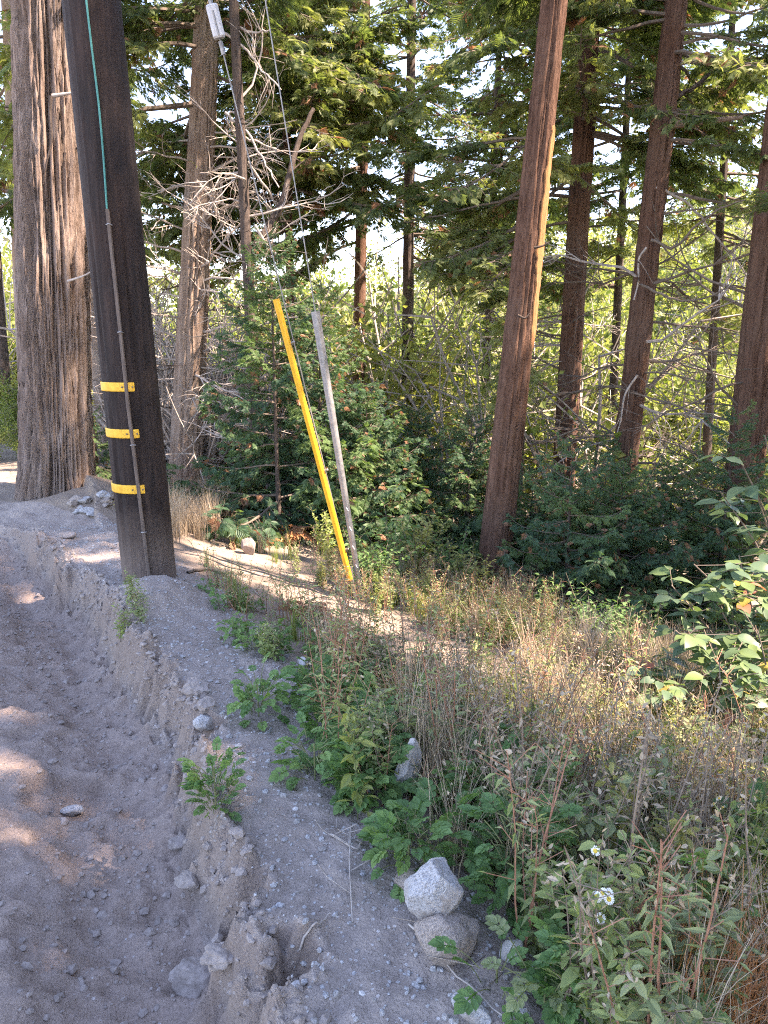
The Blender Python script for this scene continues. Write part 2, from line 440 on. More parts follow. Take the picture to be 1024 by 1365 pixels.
def ground_px(px, py, dmax=40):
    """first meeting of the view ray with the ground"""
    d = ray(px, py)
    k = np.concatenate([np.linspace(1.0, 9, 3000), np.linspace(9, 13, 300)])
    X, Y, Z = d[0] * k, d[1] * k, CAM_H + d[2] * k
    h = zlook(X, Y) - Z
    i = int(np.argmax(h > 0))
    return np.array([X[i], Y[i], zat(X[i], Y[i])])

def spaced(segs):
    o = []
    for a, b, st_ in segs:
        n = max(1, int(round((b - a) / st_)))
        o += list(np.linspace(a, b, n, endpoint=False))
    o.append(segs[-1][1])
    return np.array(o)
S = spaced([(-14, -4, 1.0), (-4, -1, .1), (-1, 2.6, .0125), (2.6, 5, .018), (5, 8, .04), (8, 14, .15), (14, 40, 1.5), (40, 160, 10), (160, 500, 60)])
T = spaced([(-150, -40, 20), (-40, -8, 2.5), (-8, -3, .12), (-3, -.75, .022), (-.75, -.2, .016), (-.2, .06, .010), (.06, .8, .016), (.8, 2.6, .03), (2.6, 6, .12), (6, 14, .4), (14, 50, 2), (50, 150, 10), (150, 420, 60)])
iroad = int(np.searchsorted(T, -0.12))
ibank = int(np.searchsorted(T, 0.60))
ifar = int(np.searchsorted(T, 13.9))
SS, TG = np.meshgrid(S, T, indexing='ij')
ee = edge_off(SS)
off = ee * np.exp(-(np.clip(np.abs(TG) - 2, 0, 99) / 3.0) ** 2)
off = np.where(SS > 8, off * np.exp(-((SS - 8) / 3) ** 2), off)
XX, YY = xy(SS, TG + off)
ZZ = zfun(XX, YY)
def strip(name, i0, i1, mat, label=None):
    X, Y, Z = XX[:, i0:i1 + 1], YY[:, i0:i1 + 1], ZZ[:, i0:i1 + 1]
    n, k = X.shape
    V = np.stack([X, Y, Z], -1).reshape(-1, 3)
    a = np.arange(n - 1)[:, None] * k + np.arange(k - 1)[None, :]
    F = np.stack([a, a + 1, a + k + 1, a + k], -1).reshape(-1, 4)[:, ::-1]
    o = link(name, mesh_np(name, V, [(F, 0)], [mat], True))
    tag(o, label, None, None, 'structure')
    return o
strip('dirt_road', 0, iroad, M['road'])
strip('earth_bank', iroad, ibank, M['bank'])
strip('hillside', ibank, ifar, M['slope'])
strip('far_hillside', ifar, len(T) - 1, M['far'])

# ------------------------------------------------------------------ foliage templates
def kite(L, w, z=0.0):
    return np.array([(0, 0, 0), (L * .45, w, z), (L, 0, 0), (L * .45, -w, z)])
def frond_template(n=6, L=.24):
    V, F = [], []
    def put(o, ang, l, w, droop):
        k = kite(l, w, .004)
        c, s_ = math.cos(ang), math.sin(ang)
        k = np.stack([o + k[:, 0] * c - k[:, 1] * s_, k[:, 0] * s_ + k[:, 1] * c, k[:, 2] - droop * k[:, 0] ** 2], 1)
        k[:, 2] -= 1.2 * k[:, 0] ** 2 * 0.9
        F.append(np.arange(4) + 4 * len(F)); V.append(k)
    for i in range(n):
        u = (i + .4) / n
        for s_ in (-1, 1):
            l = L * (.62 * (1 - u) + .16)
            put(u * L * .75, s_ * R(42 - 8 * u), l, l * .10, .8)
    put(L * .6, 0, L * .5, L * .05, .8)
    put(0, 0, L * .8, L * .018, .2)
    return np.concatenate(V), np.array(F)
FRV, FRF = frond_template(6, .165)

def unit(v): v = np.asarray(v, float); return v / (np.linalg.norm(v) + 1e-9)
def make_bough(seed, L=2.0, dens=1.0, droop=.45, fr=1.0, mats=None, bare=0.25, broken=0.0):
    r = np.random.default_rng(seed); mb = MB()
    up_turn = r.uniform(.1, .35)
    u = np.linspace(0, 1, 9)
    wob = r.normal(0, .04, (9, 2)).cumsum(0) * L * .35
    stem = np.stack([u * L, wob[:, 0], -droop * L * u ** 1.4 + up_turn * L * u ** 3 + wob[:, 1] * .4], 1); stem[0] = 0
    mb.tube(stem, np.linspace(.026, .005, 9) * L / 2, 5, 0)
    O, Fm = [], []
    def sp(p, d, s_):
        d = unit(d + r.normal(0, .18, 3)); upv = unit(np.array([0, 0, 1]) + r.normal(0, .5, 3))
        O.append(p); Fm.append(frame(d, upv, s_ * r.uniform(.7, 1.3) * fr))
    nt_ = int(26 * dens)
    for i in range(nt_):
        q = bare + (1 - bare) * (i + r.uniform(0, .8)) / nt_
        if q >= .99: continue
        p = np.array([np.interp(q, u, stem[:, k]) for k in range(3)])
        tl = (0.62 * (1 - q) ** .8 + .14) * L * r.uniform(.5, 1.0) * .62
        sgn = 1 if i % 2 else -1
        ang = R(r.uniform(35, 70)) * sgn
        d = unit(np.array([math.cos(ang), math.sin(ang), r.uniform(-.45, .2)]))
        n = 6; w = np.linspace(0, 1, n)
        tw = p + w[:, None] * d * tl + np.outer(w ** 2, [0, 0, -.22 * tl])
        mb.tube(tw, np.linspace(.007, .002, n) * L / 2, 3, 0, False)
        if r.random() < broken: continue
        m = max(3, int(tl / .052 * dens))
        for j in range(m):
            wv = (j + .6) / m
            pp = np.array([np.interp(wv, w, tw[:, k]) for k in range(3)])
            a2 = R(r.uniform(15, 60)) * (1 if j % 2 else -1)
            dd = np.array([d[0] * math.cos(a2) - d[1] * math.sin(a2), d[0] * math.sin(a2) + d[1] * math.cos(a2), d[2] - .35])
            sp(pp, dd, 1.0 - .3 * wv)
        sp(tw[-1], d + np.array([0, 0, -.3]), .9)
    for j in range(5): sp(stem[-1] - np.array([.05 * j, 0, 0]), unit(stem[-1] - stem[-2]) + r.normal(0, .35, 3), .9)
    O, Fm = np.array(O), np.array(Fm); dd_ = r.random(len(O)) < .035
    mb.kites(FRV, FRF, (O[~dd_], Fm[~dd_]), 1); mb.kites(FRV, FRF, (O[dd_], Fm[dd_]), 2)
    return mb.mesh('bough', (mats or [M['twig'], M['cedar']]) + [M['brownleaf']])
def make_dead(seed, L=1.0, subs=7, mat='dead', droop=.2):
    r = np.random.default_rng(seed); mb = MB()
    def br(p, d, l, rad, lev):
        n = 7
        pts = [np.array(p, float)]; dd = unit(d)
        for i in range(n - 1):
            dd = unit(dd + r.normal(0, .16, 3) + np.array([0, 0, -.06 * droop * 5 + .03 * lev])); pts.append(pts[-1] + dd * l / (n - 1))
        pts = np.array(pts)
        mb.tube(pts, np.linspace(rad, rad * .3, n), 5 if lev == 0 else 3, 0, lev == 0)
        if lev < 2:
            for j in range(subs if lev == 0 else 2):
                i = r.integers(1, n - 1)
                sd = unit(r.normal(0, 1, 3)); nd = unit(unit(pts[i + 1] - pts[i]) * .9 + sd * .75)
                br(pts[i], nd, l * r.uniform(.25, .55), rad * .5, lev + 1)
    br((0, 0, 0), (1, 0, -.1), L, .013 * max(.6, L), 0)
    return mb.mesh('dead_branch', [M[mat]])
BOUGH = [make_bough(100 + i, 2.0, 1.0, random.uniform(.2, .55)) for i in range(6)]
BOUGH_THIN = [make_bough(140 + i, 2.0, .7, random.uniform(.25, .5), bare=.45, broken=.35) for i in range(4)]
YBOUGH = [make_bough(200 + i, 1.0, 1.0, random.uniform(-.1, .25), .75, [M['twig'], M['young']], bare=.08) for i in range(5)]
BRBOUGH = [make_bough(260 + i, 1.2, .7, .5, .8, [M['twig'], M['brownleaf']], bare=.4, broken=.3) for i in range(2)]
DEAD = [make_dead(300 + i, 1.0, 6 + i % 3, 'dead', random.uniform(.05, .4)) for i in range(8)]
DEADD = [make_dead(330 + i, 1.0, 7, 'twig', random.uniform(0, .3)) for i in range(4)]

# light gaps: ground and trunk spots the sun reaches; boughs standing in those beams are left out
SPOTS = []
def spot(p, rad): SPOTS.append((np.array(p, float), rad))
GAPS = []      # openings between the crowns: (pixel x, y, radius, only boughs nearer than this)
def in_gap(pts):
    for p in pts:
        q = np.asarray(p) - np.array([0, 0, CAM_H])
        f = q[1] * math.cos(PITCH) - q[2] * math.sin(PITCH)
        if f < 1: continue
        x_, y_ = 512 + FPX * q[0] / f, 682.5 - FPX * (q[1] * math.sin(PITCH) + q[2] * math.cos(PITCH)) / f
        if q[1] < 6.6 and -40 < x_ < 1060 and -60 < y_ < 560: return True
        for gx, gy, gr, gd in GAPS:
            if q[1] < gd and (x_ - gx) ** 2 + (y_ - gy) ** 2 < gr * gr: return True
    return False
def gap_line(a, b, r, d, n=14):
    for u in np.linspace(0, 1, n): GAPS.append((a[0] + (b[0] - a[0]) * u, a[1] + (b[1] - a[1]) * u, r, d))
def in_beam(p, rad=.7):
    for q, r_ in SPOTS:
        v = np.asarray(p) - q; a = float(np.dot(v, SUN))
        if a > .4 and np.linalg.norm(v - a * np.array(SUN)) < r_ + rad: return True
    return False

# ------------------------------------------------------------------ trees
def trunk_mesh(pts, rad, k, mat, ridge, ridge_k, flare=0.0, seed=0, zs=.7):
    """pts (n,3) local path, rad (n,) radii, bark ridges as real relief"""
    n = len(pts)
    th = np.arange(k) * 2 * math.pi / k
    cz = pts[:, 2][:, None]
    c, s_ = np.cos(th)[None], np.sin(th)[None]
    tw = .35 * cz
    rx, ry = np.cos(th[None] + tw * .25), np.sin(th[None] + tw * .25)
    f = fbm(rx * ridge_k + seed + .25 * noise(rx * 3, ry * 3, cz * 2), ry * ridge_k, cz * zs + seed, 4, .6)
    rid = 1 - np.abs(f) * 1.6
    fl = 1 + flare * np.exp(-np.clip(cz - pts[0, 2], 0, 9) / .28) * (1 + .5 * noise(rx * 1.6 + seed, ry * 1.6, .3))
    bulge = .05 * noise(rx * .8, ry * .8, cz * .5 + seed)
    r = rad[:, None] * (fl + bulge) + ridge * (rid - .5)
    V = np.stack([pts[:, 0][:, None] + r * c, pts[:, 1][:, None] + r * s_, cz + 0 * r], -1).reshape(-1, 3)
    i = np.arange(n - 1)[:, None] * k; j = np.arange(k)[None]; j2 = (j + 1) % k
    F = np.stack([i + j, i + j2, i + k + j2, i + k + j], -1).reshape(-1, 4)
    return mesh_np('trunk', V, [(F, 0)], [mat], True)

class Tree:
    def __init__(s, name, label, base_px, top_px, depth, wpx, H, mat, ridge=.008, ridge_k=3.5, k=40, flare=.2, taper=.75,
                 cat='tree', group='tall cedars among the slope scrub', depth_top=None, world=None, rad=None, bend=0.0, zs=.7, cone=False):
        if world is None:
            a = at_depth(*base_px, depth); b = at_depth(*top_px, depth_top or depth)
            d = (b - a) / (b[2] - a[2])
            gz = zat(a[0], a[1])
            a = a + d * (gz - .12 - a[2])
            d3 = np.array([d[0], d[1], 1.0])
            r0 = wpx / 2 / FPX * depth * math.cos(PITCH)
        else:
            a = np.array([world[0], world[1], zat(world[0], world[1]) - .12]); d3 = np.array([world[2], world[3], 1.0]); r0 = rad
        s.base, s.d, s.r0, s.H = a, d3, r0, H
        s.root = empty(name, a)
        tag(s.root, label, cat, group)
        zz = np.concatenate([np.linspace(0, min(6.5, H * .6), 90 if k > 60 else 56), np.linspace(min(6.5, H * .6), H, 12)[1:]])
        s.taper = taper
        s.bend = bend; s.cone = cone
        pts = np.array([s.loc(z) for z in zz])
        rad_ = np.array([s.radius(z) for z in zz])
        s.trunk = link('trunk', trunk_mesh(pts, rad_, k, mat, ridge, ridge_k, flare, seed=random.uniform(0, 90), zs=zs), s.root)
    def loc(s, h):
        w = s.bend * math.sin(h * .7) if s.bend else 0
        return np.array([s.d[0] * h + w, s.d[1] * h, h])
    def radius(s, h):
        if s.cone: return s.r0 * max(.06, 1 - h / s.H)
        return s.r0 * max(.12, (1 - (1 - s.taper) * h / 6.0) if h < 6 else s.taper * (1 - (h - 6) / max(1, s.H - 6) * .85))
    def bough(s, h, az, L, kind='bough', pitch=0.0, roll=0.0, name=None, mesh=None):
        if mesh is None:
            mesh = random.choice({'bough': BOUGH, 'thin': BOUGH_THIN, 'young': YBOUGH, 'brown': BRBOUGH, 'dead': DEAD, 'deadd': DEADD}[kind])
        sc = L / {'bough': 2.0, 'thin': 2.0, 'young': 1.0, 'brown': 1.2}.get(kind, 1.0)
        p = s.loc(h); rr = s.radius(h) * .6
        p = p + np.array([math.cos(az) * rr, math.sin(az) * rr, 0])
        mid = s.base + p + np.array([math.cos(az), math.sin(az), -.15]) * L * .55
        if kind not in ('dead', 'deadd') and in_beam(mid, L * .2): return None
        if kind not in ('dead', 'deadd', 'young'):
            o_ = s.base + p; dv = mid - o_
            if in_gap([o_ + dv * u for u in ((.7, 1.2, 1.7) if kind != 'brown' else (1.2,))]): return None
        nm = name or ('dead_branch' if kind in ('dead', 'deadd') else 'bough')
        return link(nm, mesh, s.root, p, (roll, -pitch, az), sc)
    def crown(s, h0, h1, n, L0, L1, kind='bough', az0=None, spread=math.pi, pitch=0.0, pj=.25):
        for i in range(n):
            u = (i + random.random()) / n
            az = random.uniform(0, 2 * math.pi) if az0 is None else az0 + random.uniform(-spread, spread)
            kd = kind if random.random() > .22 or kind != 'bough' else 'thin'
            s.bough(h0 + (h1 - h0) * u, az, (L0 + (L1 - L0) * u) * random.uniform(.75, 1.2), kd, pitch + random.uniform(-pj, pj), random.uniform(-.3, .3))
    def limb(s, px_pts, r0, r1, depth=None, mat='dead', subs=0, jit=.0, name='dead_branch', yspread=0.0):
        """one branch through seen points; depth runs away from the trunk by yspread"""
        dp = depth or (s.base[1])
        P = np.array([at_depth(x, y, dp + yspread * i / max(1, len(px_pts) - 1)) for i, (x, y) in enumerate(px_pts)]) - s.base
        n = 4 * len(px_pts); u = np.linspace(0, len(P) - 1, n)
        Q = np.array([np.interp(u, np.arange(len(P)), P[:, k]) for k in range(3)]).T
        for _ in range(3): Q[1:-1] = (Q[:-2] + Q[1:-1] * 2 + Q[2:]) / 4
        Q[1:-1] += rng.normal(0, jit, (n - 2, 3))
        mb = MB(); mb.tube(Q, np.linspace(r0, r1, n), 6, 0)
        for j in range(subs):
            i = int(rng.integers(2, n - 2)); d = unit(unit(Q[i + 1] - Q[i]) + rng.normal(0, .7, 3)); l = rng.uniform(.12, .4)
            mb.tube(np.array([Q[i] + d * l * w + np.array([0, 0, -.15 * l * w * w]) for w in np.linspace(0, 1, 5)]), np.linspace(r1 * .8, r1 * .25, 5), 3, 0, False)
        return mb.obj(name, [M[mat]], s.root, True)

PI = math.pi
gap_line((622, 170), (622, 260), 13, 99, 4)
gap_line((865, 200), (850, 310), 15, 99, 4); gap_line((965, 215), (930, 235), 12, 99, 3); gap_line((600, 50), (650, 90), 14, 99, 3)
gap_line((750, 700), (778, 190), 30, 10.1, 16); gap_line((835, 600), (900, 0), 32, 8.95, 18); gap_line((246, 650), (266, 190), 30, 9.0)
gap_line((476, 540), (480, 270), 18, 12.3); gap_line((541, 640), (549, 330), 14, 12.8); gap_line((990, 480), (1024, 330), 30, 7.9)
gap_line((605, 400), (630, 560), 34, 99, 6); gap_line((505, 360), (512, 520), 26, 99, 6); gap_line((725, 420), (720, 560), 20, 99, 5); gap_line((810, 400), (800, 560), 26, 99, 6); gap_line((930, 370), (900, 560), 36, 99, 8)
gap_line((440, 330), (430, 380), 22, 99, 3); gap_line((15, 300), (15, 560), 14, 99, 8)
# sun-lit places in the photograph
for a_ in [(300, 735), (350, 760), (275, 720), (400, 790), (470, 840), (540, 865), (600, 890), (640, 905), (250, 700), (330, 715), (560, 740)]:
    spot(ground_px(*a_), .22)
for a_ in [(740, 850), (800, 890), (860, 930), (920, 970), (930, 900), (780, 950), (980, 1060), (700, 1010)]:
    spot(ground_px(*a_) + np.array([0, 0, .3]), .3)
for a_ in [(25, 795), (25, 1005), (30, 1200), (150, 930), (185, 920), (40, 770), (10, 1190)]:
    spot(ground_px(*a_), .08)
for a_ in [(10, 640), (20, 630), (5, 655)]: spot(ground_px(*a_), .3)
for a_ in [(75, 60), (80, 170)]: spot(at_depth(*a_, 7.1), .18)
for a_ in [(262, 280), (262, 380), (255, 480)]: spot(at_depth(*a_, 8.9), .14)
for a_ in [(720, 300), (700, 420)]: spot(at_depth(*a_, 6.5), .12)
for a_ in [(400, 450), (430, 600), (450, 700)]: spot(at_depth(*a_, 5.3), .08)
for a_ in [(340, 420), (390, 470), (350, 560), (400, 620), (440, 520)]: spot(at_depth(*a_, 7.1), .22)
for a_ in [(500, 600), (530, 660), (610, 640)]: spot(at_depth(*a_, 7.8), .2)
for a_ in [(430, 110), (440, 60)]: spot(at_depth(*a_, 9.5), .3)

# -- the big furrowed cedar at the road
t1 = Tree('cedar_tree', 'thick furrowed cedar trunk beside the dirt road, left of the utility pole', (76, 655), (66, 0), 7.5, 84, 16, M['bark_cedar'],
          .085, 5.5, 260, .28, .9, zs=.55)
t1.crown(6.0, 15, 26, 2.6, 1.2)
t1.limb([(70, 128), (95, 124)], .018, .010, 7.1)
t1.limb([(68, 128), (66, 150), (70, 190), (62, 215), (58, 245)], .016, .006, 7.08, 'bark_dark')
t1.limb([(90, 375), (112, 368), (122, 362)], .012, .006, 7.1)
# -- trunks behind it
t2 = Tree('cedar_tree', 'slim sunlit reddish trunk behind the utility pole', (142, 600), (100, 200), 11, 20, 13, M['bark_tan'], .006, 3, 24)
t2.crown(3.8, 12, 26, 2.2, 1.2)
t3 = Tree('cedar_tree', 'dark trunk at the left edge of the picture behind the road', (9, 612), (-6, 400), 11.5, 24, 13, M['bark_dark'], .008, 3, 28)
t3.crown(3.6, 12, 22, 2.4, 1.3)
t4 = Tree('cedar_tree', 'pale trunk left of the thick furrowed cedar', (40, 600), (24, 280), 14.5, 22, 14, M['bark_tan'], .006, 3, 24)
t4.crown(3.4, 12, 50, 2.6, 1.4)
for i in range(10): t4.bough(random.uniform(.8, 4.2), random.uniform(-PI, 0), random.uniform(.6, 1.1), 'dead')
# -- tan trunk with bare branches right of the pole
t5 = Tree('cedar_tree', 'tan cedar trunk right of the pole with many bare dead branches', (246, 655), (272, 120), 9.2, 44, 15, M['bark_tan'], .022, 4, 72, .15, .62)
t5.crown(4.1, 14, 24, 2.3, 1.2)
for i in range(7): t5.bough(random.uniform(4.0, 5.3), random.uniform(-PI, 0.2), random.uniform(1.3, 2.0), 'bough')
for i in range(44):
    u = i / 44
    az = random.uniform(-.9, .5) if i % 3 else random.uniform(PI - .5, PI + .9)
    t5.bough(.7 + 3.5 * u, az, random.uniform(.7, 1.35), 'dead', random.uniform(-.1, .45), random.uniform(0, 6))
t5.limb([(262, 240), (280, 260), (292, 285)], .014, .006, 8.9)
t5b = Tree('cedar_tree', 'dark narrow trunk close behind the tan cedar trunk', (262, 650), (268, 300), 9.9, 20, 12, M['bark_dark'], .008, 3, 24)
t5b.crown(3.6, 11, 30, 2.0, 1.0)
for i in range(10): t5b.bough(random.uniform(.8, 4), random.uniform(-PI, PI), random.uniform(.6, 1.1), 'deadd', 0, random.uniform(0, 6))
# -- grey snag with the curved limb
t6 = Tree('snag_tree', 'grey snag with a curved limb rising right, behind the yellow guard', (346, 650), (322, 200), 8.3, 17, 5.2, M['bark_dark'], .007, 3, 28, .1, .6)
t6.limb([(340, 330), (360, 300), (378, 270), (385, 235), (398, 185), (418, 145)], .05, .022, 8.3, 'bark_dark', 5, .004, 'limb', .5)
t6.limb([(340, 300), (360, 335), (385, 345)], .018, .006, 8.2, 'dead', 3)
for i in range(26):
    az = random.uniform(-1.0, .6) if i % 2 else random.uniform(PI - .5, PI + .8)
    t6.bough(.9 + 3.6 * i / 26, az, random.uniform(.5, 1.1), 'dead', random.uniform(-.1, .5), random.uniform(0, 6))
for pts in ([(330, 215), (355, 250), (372, 280), (388, 305)], [(300, 150), (330, 175), (352, 215), (372, 250)], [(318, 180), (345, 190), (370, 200)], [(290, 40), (325, 60), (350, 95), (375, 120)], [(310, 30), (335, 45), (360, 40)]):
    t6.limb(pts, .016, .006, 8.4, 'dead', 4, .006, yspread=random.uniform(-.4, .6))
# -- cedar whose lit crown fills the top centre
t7 = Tree('cedar_tree', 'slim cedar trunk with a bright green crown above the grey guy guard', (476, 560), (483, 230), 12.5, 18, 14, M['bark_red'], .008, 3, 28)
t7.crown(4.6, 13, 16, 2.4, 1.2)
for i in range(44): t7.bough(random.uniform(4.3, 9), random.choice((random.uniform(-PI, 0), random.uniform(PI * .7, PI * 1.3))), random.uniform(1.5, 2.6), 'bough', random.uniform(-.2, .3))
for i in range(10): t7.bough(random.uniform(2.2, 4.3), random.uniform(-PI, 0), random.uniform(.6, 1.3), 'dead')
t7b = Tree('cedar_tree', 'cedar behind the grey snag, its leafy boughs filling the top left of centre', (392, 600), (384, 250), 10.8, 12, 13, M['bark_red'], .006, 3, 24)
for i in range(38): t7b.bough(random.uniform(3.3, 6.2), random.uniform(-PI * 1.1, .1), random.uniform(1.2, 2.2), 'bough', random.uniform(-.2, .3))
t7b.crown(6, 12, 7, 2.0, 1.0)
t7b.bough(4.3, -1.2, 1.0, 'brown'); t7b.bough(4.9, -2.6, .9, 'brown')
# -- thin straight trunk in the middle
t8 = Tree('cedar_tree', 'thin straight dark trunk in the middle of the picture against blue sky', (541, 640), (549, 0), 13, 18, 15, M['bark_dark'], .008, 3, 32)
t8.crown(3.2, 14, 40, 1.5, 1.0, 'thin')
for i in range(80): t8.bough(random.uniform(3.4, 9.4), random.uniform(-.8, .8) + random.choice((0, PI)), random.uniform(.9, 1.8), 'thin', random.uniform(-.2, .3))
for i in range(16): t8.bough(random.uniform(.8, 3.6), random.uniform(-PI, PI), random.uniform(.5, 1.2), 'deadd')
for i in range(8): t8.bough(random.uniform(2.4, 3.2), random.uniform(-PI, 0), random.uniform(.8, 1.2), 'bough')
# -- leaning trunk with the orange scar
t9 = Tree('cedar_tree', 'leaning reddish trunk with a bare orange scar on its right side', (662, 720), (739, 0), 6.7, 46, 13, M['bark_red'], .014, 4.5, 84, .12, .62)
t9.crown(6.2, 12.5, 16, 1.9, 1.0)
for pts in ([(690, 420), (700, 425), (706, 418)], [(712, 330), (724, 328), (733, 322)]): t9.limb(pts, .012, .006, 6.55, 'bark_dark')
def scar(tree, h0, h1, a0, a1, seed, ragged=.5):
    nz, na = 60, 16
    hs = np.linspace(h0, h1, nz); V, keep = [], []
    for i, h in enumerate(hs):
        u = i / (nz - 1); w = math.sin(PI * min(1, u * 1.0)) ** .45
        c_ = (a0 + a1) / 2 + .12 * math.sin(u * 5 + seed) + .08 * float(noise(u * 23, seed + 7)); half = (a1 - a0) / 2 * w * (1 + ragged * .3 * float(noise(u * 9, seed)) + ragged * .2 * float(noise(u * 31, seed + 4)))
        for j in range(na):
            a = c_ + half * (2 * j / (na - 1) - 1)
            r = tree.radius(h) * 1.04 + .014 + .003 * float(noise(a * 14, h * 1.2, seed)) - (.03 if j in (0, na - 1) else 0)
            p = tree.loc(h); V.append((p[0] + r * math.cos(a), p[1] + r * math.sin(a), h))
    i = np.arange(nz - 1)[:, None] * na + np.arange(na - 1)[None]
    F = np.stack([i, i + 1, i + na + 1, i + na], -1).reshape(-1, 4)
    o = link('bare_wood', mesh_np('bare_wood', np.array(V), [(F, 0)], [M['scar']], True), tree.root)
    o['label'] = 'bare orange wood where the bark is gone'
scar(t9, 2.35, 4.1, R(-62), R(-14), 1, 1.6)
# -- trunks on the right
t10 = Tree('cedar_tree', 'dark red trunk with sun-flecked lower part right of the leaning trunk', (748, 690), (778, 180), 10.2, 34, 14, M['bark_red'], .016, 4, 60, .12, .75)
t10.crown(4.5, 13, 15, 2.4, 1.2)
for i in range(52): t10.bough(random.uniform(3.4, 7.6), random.uniform(-PI, .6), random.uniform(1.1, 2.0), 'bough', random.uniform(-.2, .3))
for i in range(30): t10.bough(random.uniform(1.2, 4.3), random.uniform(-PI, PI), random.uniform(.6, 1.4), random.choice(('dead', 'deadd')), random.uniform(-.2, .3), random.uniform(0, 6))
t10b = Tree('cedar_tree', 'cedar hidden behind the leaning trunk, dark boughs hanging to its left', (690, 640), (712, 200), 9.4, 14, 13, M['bark_dark'], .006, 3, 24)
for i in range(64): t10b.bough(random.uniform(2.3, 5.4), random.uniform(PI * .7, PI * 1.4), random.uniform(.8, 1.7), 'thin' if i % 3 else 'bough', random.uniform(-.2, .3))
t10b.crown(5, 12, 12, 1.8, 1.0)
for i in range(26): t10b.bough(random.uniform(3.4, 6), random.uniform(-1, .6), random.uniform(.8, 1.4), 'thin', random.uniform(-.2, .3))
t13 = Tree('cedar_tree', 'far slender cedar left of the leaning trunk with hanging boughs', (642, 640), (664, 100), 15, 13, 15, M['bark_dark'], .006, 3, 24)
for i in range(120): t13.bough(random.uniform(3.2, 10.5), random.uniform(-PI, PI), random.uniform(1.2, 2.2), 'thin' if i % 2 else 'bough', random.uniform(-.2, .3))
t14 = Tree('cedar_tree', 'far slender cedar between the two reddish trunks on the right', (812, 640), (838, 100), 14, 13, 15, M['bark_dark'], .006, 3, 24)
for i in range(58): t14.bough(random.uniform(4.2, 10), random.uniform(-PI, PI), random.uniform(1.2, 2.2), 'thin' if i % 2 else 'bough', random.uniform(-.2, .3))
t15 = Tree('cedar_tree', 'far slender cedar left of the right edge trunk', (940, 640), (972, 100), 13, 14, 15, M['bark_dark'], .006, 3, 24)
for i in range(56): t15.bough(random.uniform(4.0, 9.8), random.uniform(-PI, PI), random.uniform(1.2, 2.2), 'thin' if i % 2 else 'bough', random.uniform(-.2, .3))
t11 = Tree('cedar_tree', 'tall reddish trunk second from the right with long bare branches', (828, 660), (902, 0), 9.0, 38, 15, M['bark_red'], .018, 4, 72, .12, .72)
t11.crown(5.4, 14, 13, 2.3, 1.2)
for i in range(48): t11.bough(random.uniform(3.6, 7), random.uniform(-PI * 1.1, 1.2), random.uniform(1.0, 1.9), 'thin' if i % 2 else 'bough', random.uniform(-.1, .3))
for i in range(34): t11.bough(random.uniform(.9, 4.6), random.uniform(-1.2, 1.0) if i % 3 else random.uniform(2.4, 3.9), random.uniform(.7, 1.6), random.choice(('dead', 'deadd', 'deadd')), random.uniform(-.2, .4), random.uniform(0, 6))
t11.limb([(892, 165), (925, 164), (958, 160), (990, 156)], .045, .02, 8.9, 'bark_tan', 3, .004, 'limb', -.3)
t11.limb([(895, 130), (925, 118), (950, 96), (975, 60)], .03, .012, 9.0, 'bark_dark', 4, .006, 'limb', .4)
t11.limb([(862, 330), (850, 345), (852, 375), (845, 400)], .014, .008, 8.7, 'dead', 2)
t11.limb([(850, 500), (832, 525), (828, 560), (822, 580)], .014, .006, 8.7, 'dead', 3)
t11.limb([(868, 320), (900, 335), (925, 300), (965, 275), (1010, 262)], .018, .007, 8.7, 'twig', 5, .006, yspread=-.5)
t11.limb([(872, 250), (920, 270), (950, 310), (985, 350), (1000, 380)], .016, .006, 8.9, 'dead', 5, .006, yspread=.3)
t11.limb([(855, 380), (900, 400), (940, 400), (1000, 365)], .016, .006, 8.6, 'twig', 4, .006, yspread=-.6)
t12 = Tree('cedar_tree', 'reddish trunk cut by the right edge of the picture', (982, 720), (1034, 250), 8.0, 50, 14, M['bark_red'], .02, 4, 72, .15, .8)
t12.crown(5.5, 13, 15, 2.4, 1.3)
for i in range(9): t12.bough(random.uniform(1.4, 2.4), random.uniform(PI * .8, PI * 1.5), random.uniform(.5, .9), 'bough', -.3)
for i in range(26): t12.bough(random.uniform(2.9, 6), random.uniform(PI * .6, PI * 1.4), random.uniform(1.0, 1.7), 'bough', random.uniform(-.1, .3))
for i in range(12): t12.bough(random.uniform(1.4, 4), random.uniform(PI * .7, PI * 1.3), random.uniform(.8, 1.6), 'deadd', random.uniform(-.1, .4), random.uniform(0, 6))
SHADERS = []
# -- unseen trees beyond the right edge and behind the camera, added to shade the bank
for i, (x, y, h0, n) in enumerate([(5.4, 1.4, 3.5, 40), (8.3, 3.6, 3.2, 40), (7.6, -1.6, 3.5, 40), (11.5, .6, 3.0, 40), (4.4, -2.8, 5.0, 40), (11, 6.0, 3.2, 36), (14, 3.2, 3, 36), (6.2, 4.8, 4.2, 34), (9.4, -.4, 4, 40), (6.6, .2, 5, 36), (13, -1.6, 4, 40), (3.6, -5.4, 6, 36)]):
    tr = Tree('cedar_tree', 'tall cedar out of view, placed to shade the bank from the right', None, None, 0, 0, 19, M['bark_red'], .012, 4, 32, world=(x, y, .01 * i, .01), rad=.24,
              group='cedars shading the bank from the right')
    tr.crown(h0, 18.5, n * 3, 3.0, 1.5)
    SHADERS.append(tr)
